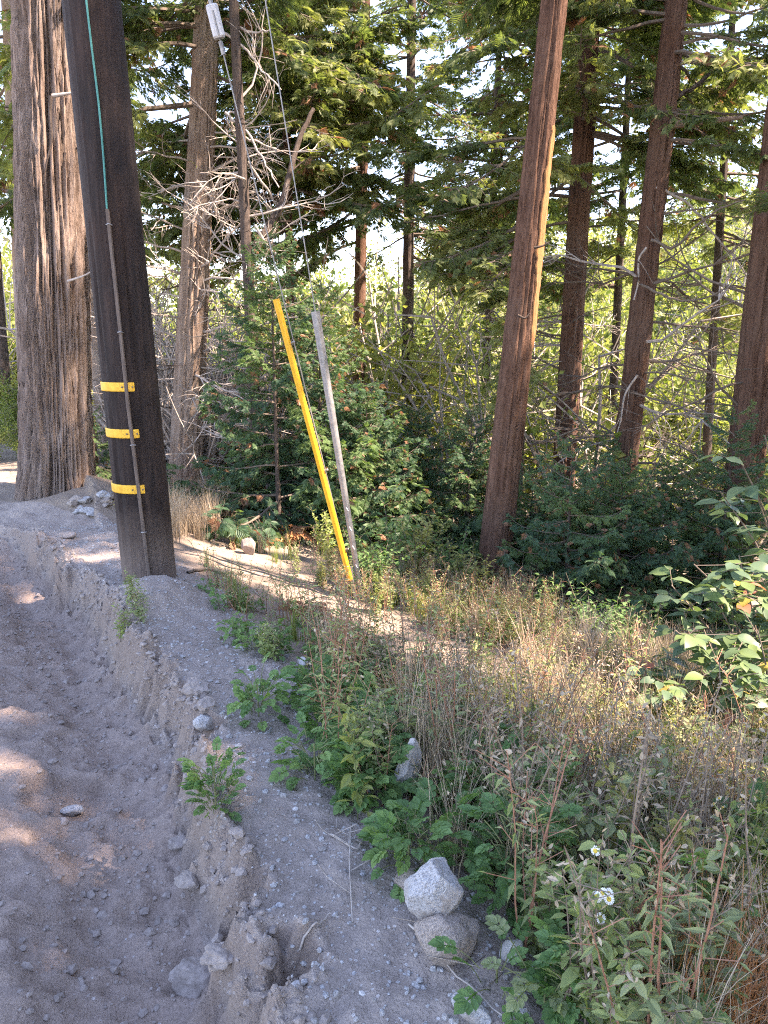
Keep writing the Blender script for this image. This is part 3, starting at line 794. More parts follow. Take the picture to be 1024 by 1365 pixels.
# unseen boughs added across the sun's path to shade bank and right-hand shrub
for a_ in [(230, 850), (255, 805), (215, 825), (290, 850), (280, 900), (240, 880), (330, 900), (310, 830), (450, 1200), (930, 850), (980, 800), (960, 900), (1000, 700), (990, 620)]:
    P = ground_px(*a_) if a_[0] < 900 else at_depth(*a_, 3.9)
    for h in (7.5, 9.5, 11.5):
        B = P + np.array(SUN) * (h / SUN.z)
        tr = min(SHADERS, key=lambda q: np.hypot(*(q.base + q.loc(h) - B)[:2]))
        v = B - (tr.base + tr.loc(h)); dist = float(np.hypot(v[0], v[1]))
        if dist < 3.4 and not in_beam(B, .25):
            pp = tr.loc(B[2] - tr.base[2] + .25 * dist)
            link('bough', random.choice(BOUGH), tr.root, pp, (random.uniform(-.3, .3), 0, math.atan2(v[1], v[0])), max(.7, dist / .62 / 2.0))

# ------------------------------------------------------------------ young conifers
def young(px, py_base, depth, H, label, n=46, Lb=.75, kind='young', r=.03):
    p = at_depth(px, py_base, depth); x, y = p[0], p[1]
    tr = Tree('young_cedar', label, None, None, 0, 0, H, M['bark_dark'], .002, 3, 12, world=(x, y, random.uniform(-.03, .03), random.uniform(-.03, .03)), rad=r, flare=.1, cone=True,
              group='young cedars below the tall trees', taper=.3)
    for i in range(n):
        u = (i + random.random()) / n
        tr.bough(.06 * H + .92 * H * u, i * 2.4 + random.uniform(-.4, .4), Lb * (1.05 - .85 * u ** 1.2) * random.uniform(.75, 1.15), kind, -.15 + .55 * u + random.uniform(-.15, .15))
    return tr
young(372, 700, 7.4, 3.0, 'young cedar with bright feathery boughs left of the yellow guard', 74, 1.0)
young(425, 700, 7.9, 2.7, 'young cedar just behind the yellow and grey guards', 64, .9)
young(495, 690, 7.8, 1.9, 'young cedar right of the grey guard', 56, .85)
young(320, 690, 8.1, .75, 'small bright conifer seedling left of the grey snag', 26, .42)
young(560, 720, 9.0, 1.9, 'bushy young cedar left of the leaning trunk', 60, .95)
young(618, 740, 8.2, 2.0, 'dark young cedar touching the left side of the leaning trunk', 60, .8)
young(752, 835, 6.3, 1.75, 'small dark cedar with a bare lower stem below the sun-flecked trunk', 44, .75)
young(700, 760, 7.2, 1.5, 'dense dark young cedar right of the leaning trunk base', 56, .8)
young(820, 800, 6.6, 1.7, 'dense dark young cedar left of the broad-leaved shrub', 60, .9)
young(800, 720, 8.6, 2.3, 'young cedar in front of the second trunk from the right', 56, .9)
young(890, 740, 7.2, 2.1, 'loose young cedar with spreading flat boughs near the right edge', 46, 1.0)
young(960, 720, 6.9, 2.6, 'dark young cedar covering the right edge trunk', 56, .85)
young(650, 700, 9.6, 1.7, 'young cedar seen behind the leaning trunk', 46, .8)
young(130, 640, 8.6, .9, 'little conifer between the furrowed cedar and the pole', 26, .4)

# ------------------------------------------------------------------ background scrub
BEHIND = [(20, 'left of the furrowed cedar'), (130, 'between furrowed cedar and pole'), (250, 'behind the tan cedar trunk'), (330, 'behind the grey snag'), (400, 'behind the yellow guard'), (440, 'behind the grey guard'), (480, 'behind the slim trunk by the grey guard'), (543, 'behind the thin straight trunk'),
          (610, 'left of the leaning trunk'), (690, 'behind the leaning trunk'), (725, 'just right of the leaning trunk'), (765, 'behind the sun-flecked red trunk'), (805, 'between the two tall red trunks'), (855, 'behind the second trunk from the right'), (920, 'left of the right edge trunk'), (990, 'behind the right edge trunk')]
def behind(px_, y_): return min(BEHIND, key=lambda q: abs(q[0] - px_))[1] + (', near the ravine' if y_ < 16 else ', halfway up the slope' if y_ < 32 else ', high on the far slope')
def scrub_mesh(seed, H, leaves, mat, twigs=9, leaf=.05, branch='palebranch', spread=.5):
    r = np.random.default_rng(seed); mb = MB(); O, Fm = [], []
    for i in range(twigs):
        a = r.uniform(0, 2 * PI); tilt = r.uniform(.1, spread)
        d = unit([math.cos(a) * tilt, math.sin(a) * tilt, 1]); l = H * r.uniform(.6, 1.0); n = 8
        pts = [np.array([math.cos(a) * .06, math.sin(a) * .06, -.05])]; dd = d
        for k in range(n - 1):
            dd = unit(dd + r.normal(0, .13, 3)); pts.append(pts[-1] + dd * l / (n - 1))
        pts = np.array(pts); mb.tube(pts, np.linspace(.022, .006, n) * H / 2, 4, 0, False)
        for j in range(9):
            k = int(r.integers(2, n)); sd = unit(dd + r.normal(0, .9, 3)); sl = l * r.uniform(.15, .4)
            w = np.linspace(0, 1, 5); q = pts[k] + w[:, None] * sd * sl + np.outer(w ** 2, r.normal(0, .12, 3) * sl)
            mb.tube(q, np.linspace(.008, .003, 5) * H / 2, 3, 0, False)
            for _ in range(int(leaves / twigs / 9)):
                p = q[int(r.integers(1, 5))] + r.normal(0, .09, 3)
                O.append(p); Fm.append(frame(r.normal(0, 1, 3) + np.array([0, 0, -.2]), unit(r.normal(0, .7, 3) + np.array([0, 0, 1])), leaf * r.uniform(.6, 1.4)))
    k = np.array([(0, 0, 0), (.5, .3, .06), (1, 0, -.05), (.5, -.3, .06)])
    if O: mb.kites(k, np.array([[0, 1, 2, 3]]), (np.array(O), np.array(Fm)), 1)
    return mb.mesh('shrub', [M[branch], M[mat]])
SCRUB = [scrub_mesh(400, 2.4, 4200, 'scrub', leaf=.095, spread=.8), scrub_mesh(401, 2.8, 3800, 'scrub', leaf=.095, spread=.7), scrub_mesh(402, 2.2, 2600, 'scrub_grey', 9, .08, spread=.8),
         scrub_mesh(403, 2.6, 3000, 'scrub', 9, .08), scrub_mesh(404, 3.0, 900, 'scrub_grey', 9, .07)]
THICK = [scrub_mesh(420 + i, 2.2, 60, 'scrub_grey', 14, .05, 'dead', .8) for i in range(2)]
cnt = 0
for i in range(230):
    y = random.uniform(11.5, 34) if i < 140 else random.uniform(30, 62); px = random.uniform(-60, 1090)
    if y < 17 and px < 430: continue
    p = at_depth(px, 500, y); x = p[0]
    if y < 14.5 and random.random() < .4: continue
    me = SCRUB[random.choices(range(5), [5, 5, 3, 4, 1] if px < 780 else [6, 6, 1, 3, 1])[0]]
    o = link('shrub', me, None, (x, y, zat(x, y) - .03), (0, 0, random.uniform(0, 6.28)), random.uniform(.5, 1.45) * (1 + (y - 12) * .03))
    tag(o, ('pale twiggy shrub ' if SCRUB.index(me) in (2, 4) else 'leafy green shrub ') + behind(px, y), 'shrub', 'shrubs on the sunlit slope behind the trunks')
    cnt += 1
for i in range(46):
    px = random.uniform(190, 430); y = random.uniform(9.6, 15)
    p = at_depth(px, 600, y); x = p[0]
    o = link('dead_shrub', random.choice(THICK), None, (x, y, zat(x, y) - .03), (0, 0, random.uniform(0, 6.28)), random.uniform(.7, 1.3))
    tag(o, 'bare twiggy thicket shrub ' + behind(px, y), 'shrub', 'bare thicket behind the tan cedar')
for i in range(22):
    px = random.uniform(-40, 36) if i < 12 else random.uniform(-20, 150); y = random.uniform(9.5, 13) if i < 12 else random.uniform(13, 24)
    p = at_depth(px, 600, y); x = p[0]
    o = link('shrub', SCRUB[i % 2], None, (x, y, zat(x, y) - .03), (0, 0, random.uniform(0, 6.28)), random.uniform(.25, .4) if i < 12 else random.uniform(.4, .8))
    tag(o, 'low bright shrub beyond the road at the far left', 'shrub', 'low shrubs beyond the road')
TWIG = [scrub_mesh(440 + i, 3.0, 900 if i else 300, 'scrub', 7, .07, 'palebranch', .9) for i in range(3)]
for i in range(22):
    px = random.uniform(430, 1010); y = random.uniform(10.8, 19)
    p = at_depth(px, 600, y); x = p[0]
    o = link('twiggy_tree', TWIG[i % 3], None, (x, y, zat(x, y) - .03), (random.gauss(0, .15), random.gauss(0, .15), random.uniform(0, 6.28)), random.uniform(1.0, 1.7))
    tag(o, 'small pale-branched tree ' + behind(px, y), 'tree', 'small pale-branched trees behind the trunks')
# far conifers on the opposite slope
for i in range(34):
    px = random.uniform(-40, 1060); y = random.uniform(20, 62)
    if (590 < px < 650 or 840 < px < 875) and y < 40: continue
    p = at_depth(px, 450, y)
    H = random.uniform(4.5, 9)
    tr = Tree('far_cedar', 'small cedar ' + behind(px, y), None, None, 0, 0, H, M['bark_dark'], .004, 3, 10, world=(p[0], y, 0, 0), rad=.13, cone=True, group='cedars on the far slope')
    for k in range(34):
        u = (k + random.random()) / 34
        tr.bough(1.2 + (H - 1.2) * u, random.uniform(0, 6.28), 2.2 * (1.05 - .85 * u) * random.uniform(.8, 1.2), 'bough' if k % 3 else 'thin', .2)

# ------------------------------------------------------------------ utility pole
def bark_pole():
    m, nt, out = new_mat('creosoted_pole')
    tc = nt.nodes.new('ShaderNodeTexCoord').outputs['Object']
    f1 = texn(nt, tc, 3.0, 8, .75, (10, 10, .8), .5); f2 = texn(nt, tc, 2.2, 5, .7, (1, 1, .5)); f3 = texn(nt, tc, 9, 4, .7, (1.5, 1.5, .3))
    c = ramp(nt, [(.3, (.008, .006, .0055)), (.5, (.022, .0145, .013)), (.72, (.055, .037, .031))], f1)
    c = mixc(nt, ramp(nt, [(.5, (0, 0, 0)), (.75, (.6, .6, .6))], f2), c, (.06, .03, .021))
    c = mixc(nt, ramp(nt, [(.62, (0, 0, 0)), (.72, (.7, .7, .7))], f3), c, (.02, .014, .012))
    sep = nt.nodes.new('ShaderNodeSeparateXYZ'); nt.links.new(tc, sep.inputs[0])
    ad = nt.nodes.new('ShaderNodeMath'); ad.operation = 'MULTIPLY_ADD'; ad.inputs[1].default_value = .5
    nt.links.new(f2, ad.inputs[0]); nt.links.new(sep.outputs[2], ad.inputs[2])
    c = mixc(nt, ramp(nt, [(.38, (.75, .75, .75)), (.85, (0, 0, 0))], ad.outputs[0]), c, (.24, .185, .155))
    principled(nt, out, c, .8, bump(nt, f1, 1.0, .02), .3)
    return m
M['pole'] = bark_pole()
YP = 4.55
pa, pb = at_depth(201, 775, YP), at_depth(122, 0, YP)
pd = (pb - pa) / (pb[2] - pa[2])
pz = zat(pa[0], pa[1])
pbase = pa + pd * (pz - .15 - pa[2])
pole = empty('utility_pole', pbase)
tag(pole, 'dark wooden utility pole with three yellow bands standing in the bank', 'utility pole')
PR0, PH = .160, 11.5
def pr(h): return PR0 * (1 - .021 * h)
def ploc(h): return np.array([pd[0] * h, pd[1] * h, h])
hs = np.concatenate([np.linspace(0, 5, 70), np.linspace(5, PH, 12)[1:]])
k = 64; th = np.arange(k) * 2 * PI / k
V = []
for h in hs:
    c_ = ploc(h); rr = pr(h) * (1 + .012 * noise(np.cos(th) * 1.2, np.sin(th) * 1.2, h * .4)) + .004 * fbm(np.cos(th) * 7, np.sin(th) * 7, h * .35, 3)
    crack = .02 * np.exp(-((th - 4.05 - .06 * math.sin(h * 2.1)) / .035) ** 2) * (h < 2.2) + .014 * np.exp(-((th - 5.3 - .04 * math.sin(h * 1.7)) / .03) ** 2) * (1.0 < h < 4)
    rr = rr - crack
    V.append(np.stack([c_[0] + rr * np.cos(th), c_[1] + rr * np.sin(th), np.full(k, h)], 1))
n = len(hs); i_ = np.arange(n - 1)[:, None] * k; j_ = np.arange(k)[None]; j2_ = (j_ + 1) % k
link('shaft', mesh_np('shaft', np.concatenate(V), [(np.stack([i_ + j_, i_ + j2_, i_ + k + j2_, i_ + k + j_], -1).reshape(-1, 4), 0)], [M['pole']], True), pole)
def h_of(py):            # height on the pole seen at a pixel row
    best = min(np.linspace(0, 8, 1600), key=lambda h: abs(project(pbase + ploc(h))[1] - py)); return best
def project(p):
    q = np.asarray(p, float) - np.array([0, 0, CAM_H])
    f = q[1] * math.cos(PITCH) - q[2] * math.sin(PITCH); u = q[1] * math.sin(PITCH) + q[2] * math.cos(PITCH)
    return 512 + FPX * q[0] / f, 682.5 - FPX * u / f
view_az = math.atan2(-pbase[1], -pbase[0])           # direction from the pole to the viewer
def pole_pt(h, da, out):
    c_ = ploc(h); a = view_az + da
    return c_ + np.array([math.cos(a), math.sin(a), 0]) * (pr(h) + out)
for y0 in (514, 574, 646):
    h = h_of(y0); mb = MB(); na = 26; hw = .025
    a = np.linspace(-2.0, .13, na); rows = []
    for dz, o_ in ((-hw, -.004), (-hw, .008), (-hw * .8, .010), (hw * .8, .010), (hw, .008), (hw, -.004)):
        rows.append(np.array([pole_pt(h + dz, q, o_ - (.006 if j in (0, na - 1) else 0)) for j, q in enumerate(a)]))
    V = np.concatenate(rows); F = []
    for r_ in range(5):
        for j in range(na - 1): F.append((r_ * na + j, r_ * na + j + 1, (r_ + 1) * na + j + 1, (r_ + 1) * na + j))
    mb.add(V, F)
    b = mb.obj('yellow_band', [M['band']], pole, False)
    for q in (.06, -.28):
        nb = MB(); nb.tube([pole_pt(h, q, .008), pole_pt(h, q, .016)], .005, 8); nb.obj('nail', [M['twig']], b)
# moulding strip over the bands, then the teal wire
def da_of(px, py):       # angle round the pole seen at this pixel column
    h = h_of(py)
    return min(np.linspace(-1.3, 1.3, 520), key=lambda q: abs(project(pbase + pole_pt(h, q, .015))[0] - px)), h
way = [da_of(x, y) for x, y in ((200, 765), (184, 640), (171, 540), (159, 430), (150, 350), (143, 285))]
hh = np.array([w[1] for w in way]); aa = np.array([w[0] for w in way])
mb = MB(); n = 40; H_ = np.linspace(hh[0] - .1, hh[-1], n); A_ = np.interp(H_, hh, aa); rows = []
for dq, o_ in ((-.06, -.004), (-.06, .014), (-.035, .024), (.035, .024), (.06, .014), (.06, -.004)):
    rows.append(np.array([pole_pt(h, q + dq, o_) for h, q in zip(H_, A_)]))
V = np.concatenate(rows)
mb.add(V, [(r_ * n + j, (r_ + 1) * n + j, (r_ + 1) * n + j + 1, r_ * n + j + 1) for r_ in range(5) for j in range(n - 1)])
e = [r_ * n + n - 1 for r_ in range(6)]; mb.add(V[e], [[0, 1, 2, 5], [2, 3, 4, 5]])
mo = mb.obj('wire_moulding', [M['moulding']], pole)
for y0 in (305, 443, 588, 700):
    h = h_of(y0); q = float(np.interp(h, hh, aa)); sb = MB()
    sb.tube([pole_pt(h, q - .085, -.003), pole_pt(h, q - .07, .017), pole_pt(h + .004, q, .029), pole_pt(h, q + .07, .017), pole_pt(h, q + .085, -.003)], .004, 6)
    sb.obj('staple', [M['steel']], mo, True)
way2 = [da_of(x, y) for x, y in ((143, 288), (137, 210), (131, 150), (122, 80), (113, 0))]
h2 = np.array([w[1] for w in way2]); a2 = np.array([w[0] for w in way2])
mb = MB(); H_ = np.linspace(h2[0], 7.5, 60); A_ = np.where(H_ <= h2[-1], np.interp(H_, h2, a2), a2[-1])
mb.tube([pole_pt(h, q + .012 * math.sin(h * 5), .007) for h, q in zip(H_, A_)], .0055, 8)
mb.obj('ground_wire', [M['teal']], pole, True)

# ------------------------------------------------------------------ guy wires
ga = at_depth(478, 832, 5.35); ga[2] = zat(ga[0], ga[1]) - .05
def guy(att_h):
    b = pbase + ploc(att_h); return b
def on_guy(b, py):
    w = min(np.linspace(0, 1, 4000), key=lambda q: abs(project(ga + (b - ga) * q)[1] - py)); return w
def halfpipe(mb, P, Q, r, wid, face, thick=.004, n=14, tap=1.0):
    P, Q = np.array(P), np.array(Q); ax = unit(Q - P); f = unit(np.array(face) - ax * np.dot(face, ax)); s_ = np.cross(ax, f)
    a = np.linspace(-wid, wid, n); m = 24
    for rr in (0, -thick):
        V = []
        for i in range(m):
            u = i / (m - 1); rad = (r * (1 + (tap - 1) * u)) + rr
            for q in a: V.append(P + (Q - P) * u + (f * math.cos(q) + s_ * math.sin(q)) * rad)
        F = [(i * n + j, i * n + j + 1, (i + 1) * n + j + 1, (i + 1) * n + j) for i in range(m - 1) for j in range(n - 1)]
        mb.add(V, F if rr == 0 else [q[::-1] for q in F])
        if rr == 0: outer = np.array(V)
        else:
            inn = np.array(V); nv = len(inn)
            Fe = [(j, j + 1, nv + j + 1, nv + j) for j in range(n - 1)] + [((m - 1) * n + j, (m - 1) * n + j + 1, nv + (m - 1) * n + j + 1, nv + (m - 1) * n + j) for j in range(n - 1)]
            Fe += [(i * n, (i + 1) * n, nv + (i + 1) * n, nv + i * n) for i in range(m - 1)] + [(i * n + n - 1, (i + 1) * n + n - 1, nv + (i + 1) * n + n - 1, nv + i * n + n - 1) for i in range(m - 1)]
            mb.add(np.concatenate([outer, inn]), Fe)
toview = -np.array([ga[0], ga[1], 0]) + np.array([0, 0, 1.2])
b1, b2 = guy(6.55), guy(10.9)
# wire with the yellow guard
g1 = empty('guy_wire', ga); tag(g1, 'steel guy wire with long yellow plastic guard and grey insulator block above', 'guy wire', 'guy wires of the pole')
mb = MB(); mb.tube([np.zeros(3) + (b1 - ga) * u for u in np.linspace(0, 1, 30)], .0042, 6); mb.obj('wire', [M['steel']], g1, True)
q0, q1 = on_guy(b1, 772), on_guy(b1, 399)
shift = np.array([-.028, -.03, 0])
mb = MB(); halfpipe(mb, (b1 - ga) * q0 + shift * .4, (b1 - ga) * q1 + shift * 1.5, .0215, 2.1, toview)
mb.obj('yellow_guard', [M['yellow']], g1, True)
ax1 = unit(b1 - ga)
for u in (.12, .42, .86):
    mb = MB(); c_ = (b1 - ga) * (q0 + (q1 - q0) * u) + shift * (.4 + 1.1 * u)
    mb.tube([c_ + np.array([.02, 0, .0]), c_ + np.array([.045, -.01, .01])], .008, 8); mb.obj('guard_clip', [M['steel']], g1, True)
qi = on_guy(b1, 29); c_ = (b1 - ga) * qi
mb = MB(); s1 = unit(np.cross(ax1, toview)); s2 = unit(np.cross(ax1, s1))
def block(mb, c, ex, ey, ez, bev=.012):
    """bevelled block with half-axes ex, ey, ez"""
    ring = [(-1, -.6), (-.6, -1), (.6, -1), (1, -.6), (1, .6), (.6, 1), (-.6, 1), (-1, .6)]
    V = []
    for z, sc in ((-1, .8), (-.9, 1), (.9, 1), (1, .8)):
        for a, b in ring: V.append(c + ex * a * sc + ey * b * sc + ez * z)
    F = [(i * 8 + j, i * 8 + (j + 1) % 8, (i + 1) * 8 + (j + 1) % 8, (i + 1) * 8 + j) for i in range(3) for j in range(8)]
    mb.add(V, F); mb.add(V[:8], [[0, 1, 2, 3], [0, 3, 4, 7], [4, 5, 6, 7]]); mb.add(V[24:], [[0, 1, 2, 3], [0, 3, 4, 7], [4, 5, 6, 7]])
block(mb, c_, s1 * .034, s2 * .03, ax1 * .085)
ins = mb.obj('insulator', [M['porcelain']], g1)
mb = MB(); mb.tube([c_ - ax1 * .075 - s2 * .031, c_ + ax1 * .05 - s2 * .031], .006, 6); mb.tube([c_ - ax1 * .1, c_ - ax1 * .17], .012, 8); mb.tube([c_ + ax1 * .09, c_ + ax1 * .15], .012, 8)
mb.obj('insulator_clamp', [M['steel']], ins, True)
# wire with the grey metal guard
g2 = empty('guy_wire', ga + np.array([.03, .02, 0])); tag(g2, 'steel guy wire with long grey metal guard, right of the yellow one', 'guy wire', 'guy wires of the pole')
mb = MB(); mb.tube([(b2 - ga) * u for u in np.linspace(0, 1, 30)], .0042, 6); mb.obj('wire', [M['steel']], g2, True)
q0, q1 = on_guy(b2, 800), on_guy(b2, 415)
mb = MB(); halfpipe(mb, (b2 - ga) * q0, (b2 - ga) * q1, .019, 2.3, toview + np.array([1.2, 0, 0]), tap=1.55)
gg = mb.obj('metal_guard', [M['steel']], g2, True)
ax2 = unit(b2 - ga); f_ = unit(toview - ax2 * np.dot(toview, ax2)); sd = np.cross(ax2, f_)
for u in (.13, .2, .27, .34):
    mb = MB(); c_ = (b2 - ga) * (q0 + (q1 - q0) * u) + f_ * (.019 * (1 + .55 * u) + .0015)
    mb.tube([c_ - ax2 * .014 + sd * .006, c_ + ax2 * .014 - sd * .004], .0035, 6); mb.obj('slot', [M['slot']], gg, True)
rod = MB(); rod.tube([ga + np.array([.012, 0, -.25]), ga + (b1 - ga) * .045 + np.array([.012, 0, 0])], .012, 8)
ao = rod.obj('anchor_rod', [M['steel']], None, True); tag(ao, 'steel anchor rod where both guy wires meet the ground', 'anchor rod')

# ------------------------------------------------------------------ stones
def ico():
    t = (1 + 5 ** .5) / 2
    V = np.array([(-1, t, 0), (1, t, 0), (-1, -t, 0), (1, -t, 0), (0, -1, t), (0, 1, t), (0, -1, -t), (0, 1, -t), (t, 0, -1), (t, 0, 1), (-t, 0, -1), (-t, 0, 1)], float)
    F = [(0, 11, 5), (0, 5, 1), (0, 1, 7), (0, 7, 10), (0, 10, 11), (1, 5, 9), (5, 11, 4), (11, 10, 2), (10, 7, 6), (7, 1, 8), (3, 9, 4), (3, 4, 2), (3, 2, 6), (3, 6, 8), (3, 8, 9), (4, 9, 5), (2, 4, 11), (6, 2, 10), (8, 6, 7), (9, 8, 1)]
    return V / np.linalg.norm(V[0]), F
def icosub(n):
    V, F = ico()
    for _ in range(n):
        V = list(V); mid = {}; G = []
        def mp(a, b):
            q = (min(a, b), max(a, b))
            if q not in mid:
                v = (np.array(V[a]) + np.array(V[b])); V.append(v / np.linalg.norm(v)); mid[q] = len(V) - 1
            return mid[q]
        for a, b, c in F:
            d, e, f = mp(a, b), mp(b, c), mp(c, a); G += [(a, d, f), (b, e, d), (c, f, e), (d, e, f)]
        F = G; V = np.array(V)
    return np.array(V), np.array(F)
I3 = icosub(4); I1 = icosub(1); I0 = icosub(0)
def stone_mesh(seed, sx, sy, sz, flat=.25, rough=.06, mat='stone', cuts=7):
    r = np.random.default_rng(seed); V, F = I3[0].copy(), I3[1]
    for _ in range(cuts):
        n_ = unit(r.normal(0, 1, 3)); d = r.uniform(.58, .86)
        k_ = V @ n_; ex = np.clip(k_ - d, 0, None); V = V - ex[:, None] * n_ * .97
    V = V * (1 + rough * fbm(V[:, 0] * 2 + seed, V[:, 1] * 2, V[:, 2] * 2, 4)[:, None])
    return mesh_np('stone', V * np.array([sx, sy, sz]), [(F, 0)], [M[mat]], True)
def stone(px, py, w, d, h, label, mat='stone', seed=1, rot=(0, 0, 0), name='stone', cat='stone', lift=.25, pos=None, cuts=7, group=None, rough=.06):
    p = ground_px(px, py) if pos is None else np.array(pos)
    o = link(name, stone_mesh(seed, w / 2, d / 2, h / 2, mat=mat, cuts=cuts, rough=rough), None, (p[0], p[1], p[2] + h * lift), rot)
    return tag(o, label, cat, group)
ps = ground_px(598, 1262)
stone(0, 0, .19, .17, .15, 'brown stone under the rounded grey stone at the bank edge', 'stone_brown', 12, (.1, .1, .5), pos=ps, lift=.2, cuts=22, rough=.09)
stone(0, 0, .16, .17, .165, 'rounded grey granite stone sitting on a brown one at the bank edge', 'stone', 61, (.35, -.2, .3), pos=ps + np.array([-.035, .045, .075]), lift=.3, cuts=22, rough=.09)
stone(548, 1185, .09, .10, .08, 'small brown stone left of the rounded grey stone', 'stone_brown', 8, (0, 0, .6), lift=.2)
stone(628, 1350, .10, .05, .05, 'flat pale stone half buried at the bottom edge of the bank', 'stone', 9, (0, .1, -.7), lift=.1)
stone(96, 1085, .085, .05, .045, 'flat pale rock at the end of the wheel hole in the road', 'stone', 10, (0, 0, .3), lift=.2)
stone(275, 965, .10, .09, .07, 'pale rock stuck in the bank edge above the green tuft', 'stone', 13, (.1, 0, .5), lift=.1)
stone(264, 925, .12, .08, .08, 'dark soil clod on the bank edge', 'clod', 14, name='soil_clod', cat='clod', rough=.15)
stone(275, 945, .07, .07, .06, 'small soil clod below the dark clod on the bank edge', 'clod', 24, name='soil_clod', cat='clod', rough=.15)
stone(266, 1305, .16, .13, .09, 'big rounded soil clod in the trench near the bottom', 'clod', 15, (0, 0, .4), name='soil_clod', cat='clod', lift=.15, rough=.12)
stone(237, 1128, .08, .06, .05, 'soil clod in the trench beside the green tuft', 'clod', 16, name='soil_clod', cat='clod', rough=.12)
stone(253, 1180, .09, .07, .05, 'flat soil clod in the trench above the big clod', 'clod', 17, name='soil_clod', cat='clod', rough=.12)
stone(296, 1280, .10, .07, .05, 'crumbled soil clod right of the big clod in the trench', 'clod', 18, name='soil_clod', cat='clod', rough=.2)
stone(396, 1317, .028, .028, .024, 'round white pebble in the hollow under the bank edge', 'stone_white', 19, name='pebble', cat='pebble')
stone(407, 1311, .02, .02, .018, 'smaller pale pebble beside the white one in the hollow', 'stone', 20, name='pebble', cat='pebble')
stone(541, 1062, .10, .07, .24, 'upright chalky white stone among the green weeds', 'stone_white', 21, (.1, .15, .4), lift=.4, cuts=10)
stone(404, 888, .05, .045, .05, 'small white stone among the weeds below the guy anchor', 'stone_white', 22, lift=.4)
stone(716, 1172, .09, .05, .10, 'angular grey stone standing among dry stalks', 'stone', 23, (.2, .3, 1), lift=.3, cuts=10)
stone(682, 1280, .06, .05, .08, 'pale stone chip between the weeds near the bottom', 'stone_white', 25, (.3, .2, .3), lift=.3)
stone(750, 1160, .07, .05, .06, 'grey stone chip right of the angular stone', 'stone', 26, (.3, .2, .3), lift=.3)
stone(332, 738, .16, .14, .17, 'squared grey rock at the edge of the pale path', 'stone_brown', 27, (0, 0, .3), lift=.35, cuts=14)
stone(88, 716, .16, .10, .06, 'flat dark rock on the road edge before the cedar', 'clod', 28, lift=.3)
stone(305, 722, .22, .15, .14, 'low brown rock left of the squared rock', 'stone_brown', 29, (0, 0, .3), lift=.2, cuts=12)
pm = ground_px(668, 838)
stone(0, 0, .42, .3, .24, 'grey mound of rock right of the leaning trunk base', 'stone', 31, pos=pm, lift=.25, rough=.2)
stone(0, 0, .30, .2, .10, 'flat grey slab of rock below the grey mound', 'stone', 32, pos=pm + np.array([.12, -.22, -.02]), lift=.3, rough=.12)
r_ = np.random.default_rng(77)
for i in range(16):
    x_, y_ = r_.uniform(95, 155), r_.uniform(657, 690)
    sz = r_.uniform(.05, .13)
    stone(x_, y_, sz * 1.3, sz, sz * .6, 'broken rock in the rubble heap right of the furrowed cedar', 'stone' if i % 3 else 'stone_brown', 40 + i, (0, 0, r_.uniform(0, 6)), lift=.3, group='rocks of the rubble heap', cuts=11)
# gravel and crumbs, too many to count
def scatter(name, n, sfun, tfun, size, mat, label, seed):
    r = np.random.default_rng(seed); mb = MB()
    s_ = sfun(r, n); t_ = tfun(r, n) + edge_off(s_)
    X, Y = xy(s_, t_); Z = zfun(X, Y)
    V0, F0 = I0; F0 = np.array(F0)
    sz = size[0] * np.exp(r.normal(0, .55, n)); sz = np.clip(sz, size[0] * .4, size[1])
    J = 1 + r.uniform(-.28, .28, (n, len(V0), 3))
    sc = np.stack([sz, sz * r.uniform(.6, 1, n), sz * r.uniform(.4, .8, n)], 1)
    a = r.uniform(0, 6.28, n); c_, s2_ = np.cos(a), np.sin(a)
    L = V0[None] * J * sc[:, None, :]
    W = np.stack([L[..., 0] * c_[:, None] - L[..., 1] * s2_[:, None] + X[:, None], L[..., 0] * s2_[:, None] + L[..., 1] * c_[:, None] + Y[:, None], L[..., 2] + (Z + sz * .05)[:, None]], -1)
    F = (F0[None] + (np.arange(n) * len(V0))[:, None, None]).reshape(-1, 3)
    mb.add(W.reshape(-1, 3), F)
    o = mb.obj(name, [M[mat]]); tag(o, label, None, None, 'stuff'); return o
scatter('gravel', 5200, lambda r, n: r.uniform(-.6, 5.2, n) ** 1, lambda r, n: r.uniform(.0, .62, n), (.0042, .014), 'stone', 'grey gravel and pebbles on the top of the bank', 1)
scatter('gravel', 130, lambda r, n: r.uniform(-.6, 4, n), lambda r, n: r.uniform(.02, .6, n), (.006, .011), 'stone_white', 'pale pebbles sprinkled on the top of the bank', 2)
scatter('soil_crumbs', 3000, lambda r, n: r.uniform(-.6, 5.5, n), lambda r, n: -.35 + r.normal(0, .2, n), (.006, .02), 'clod', 'loose soil crumbs in the trench', 3)
scatter('soil_crumbs', 700, lambda r, n: r.uniform(-.8, 6, n), lambda r, n: r.uniform(-2.6, -.6, n), (.004, .012), 'clod', 'loose soil crumbs on the road', 4)

scatter('soil_crumbs', 1500, lambda r, n: r.uniform(-.6, 4.6, n), lambda r, n: r.normal(-.02, .035, n), (.007, .022), 'clod', 'crumbling soil along the lip of the bank', 5)
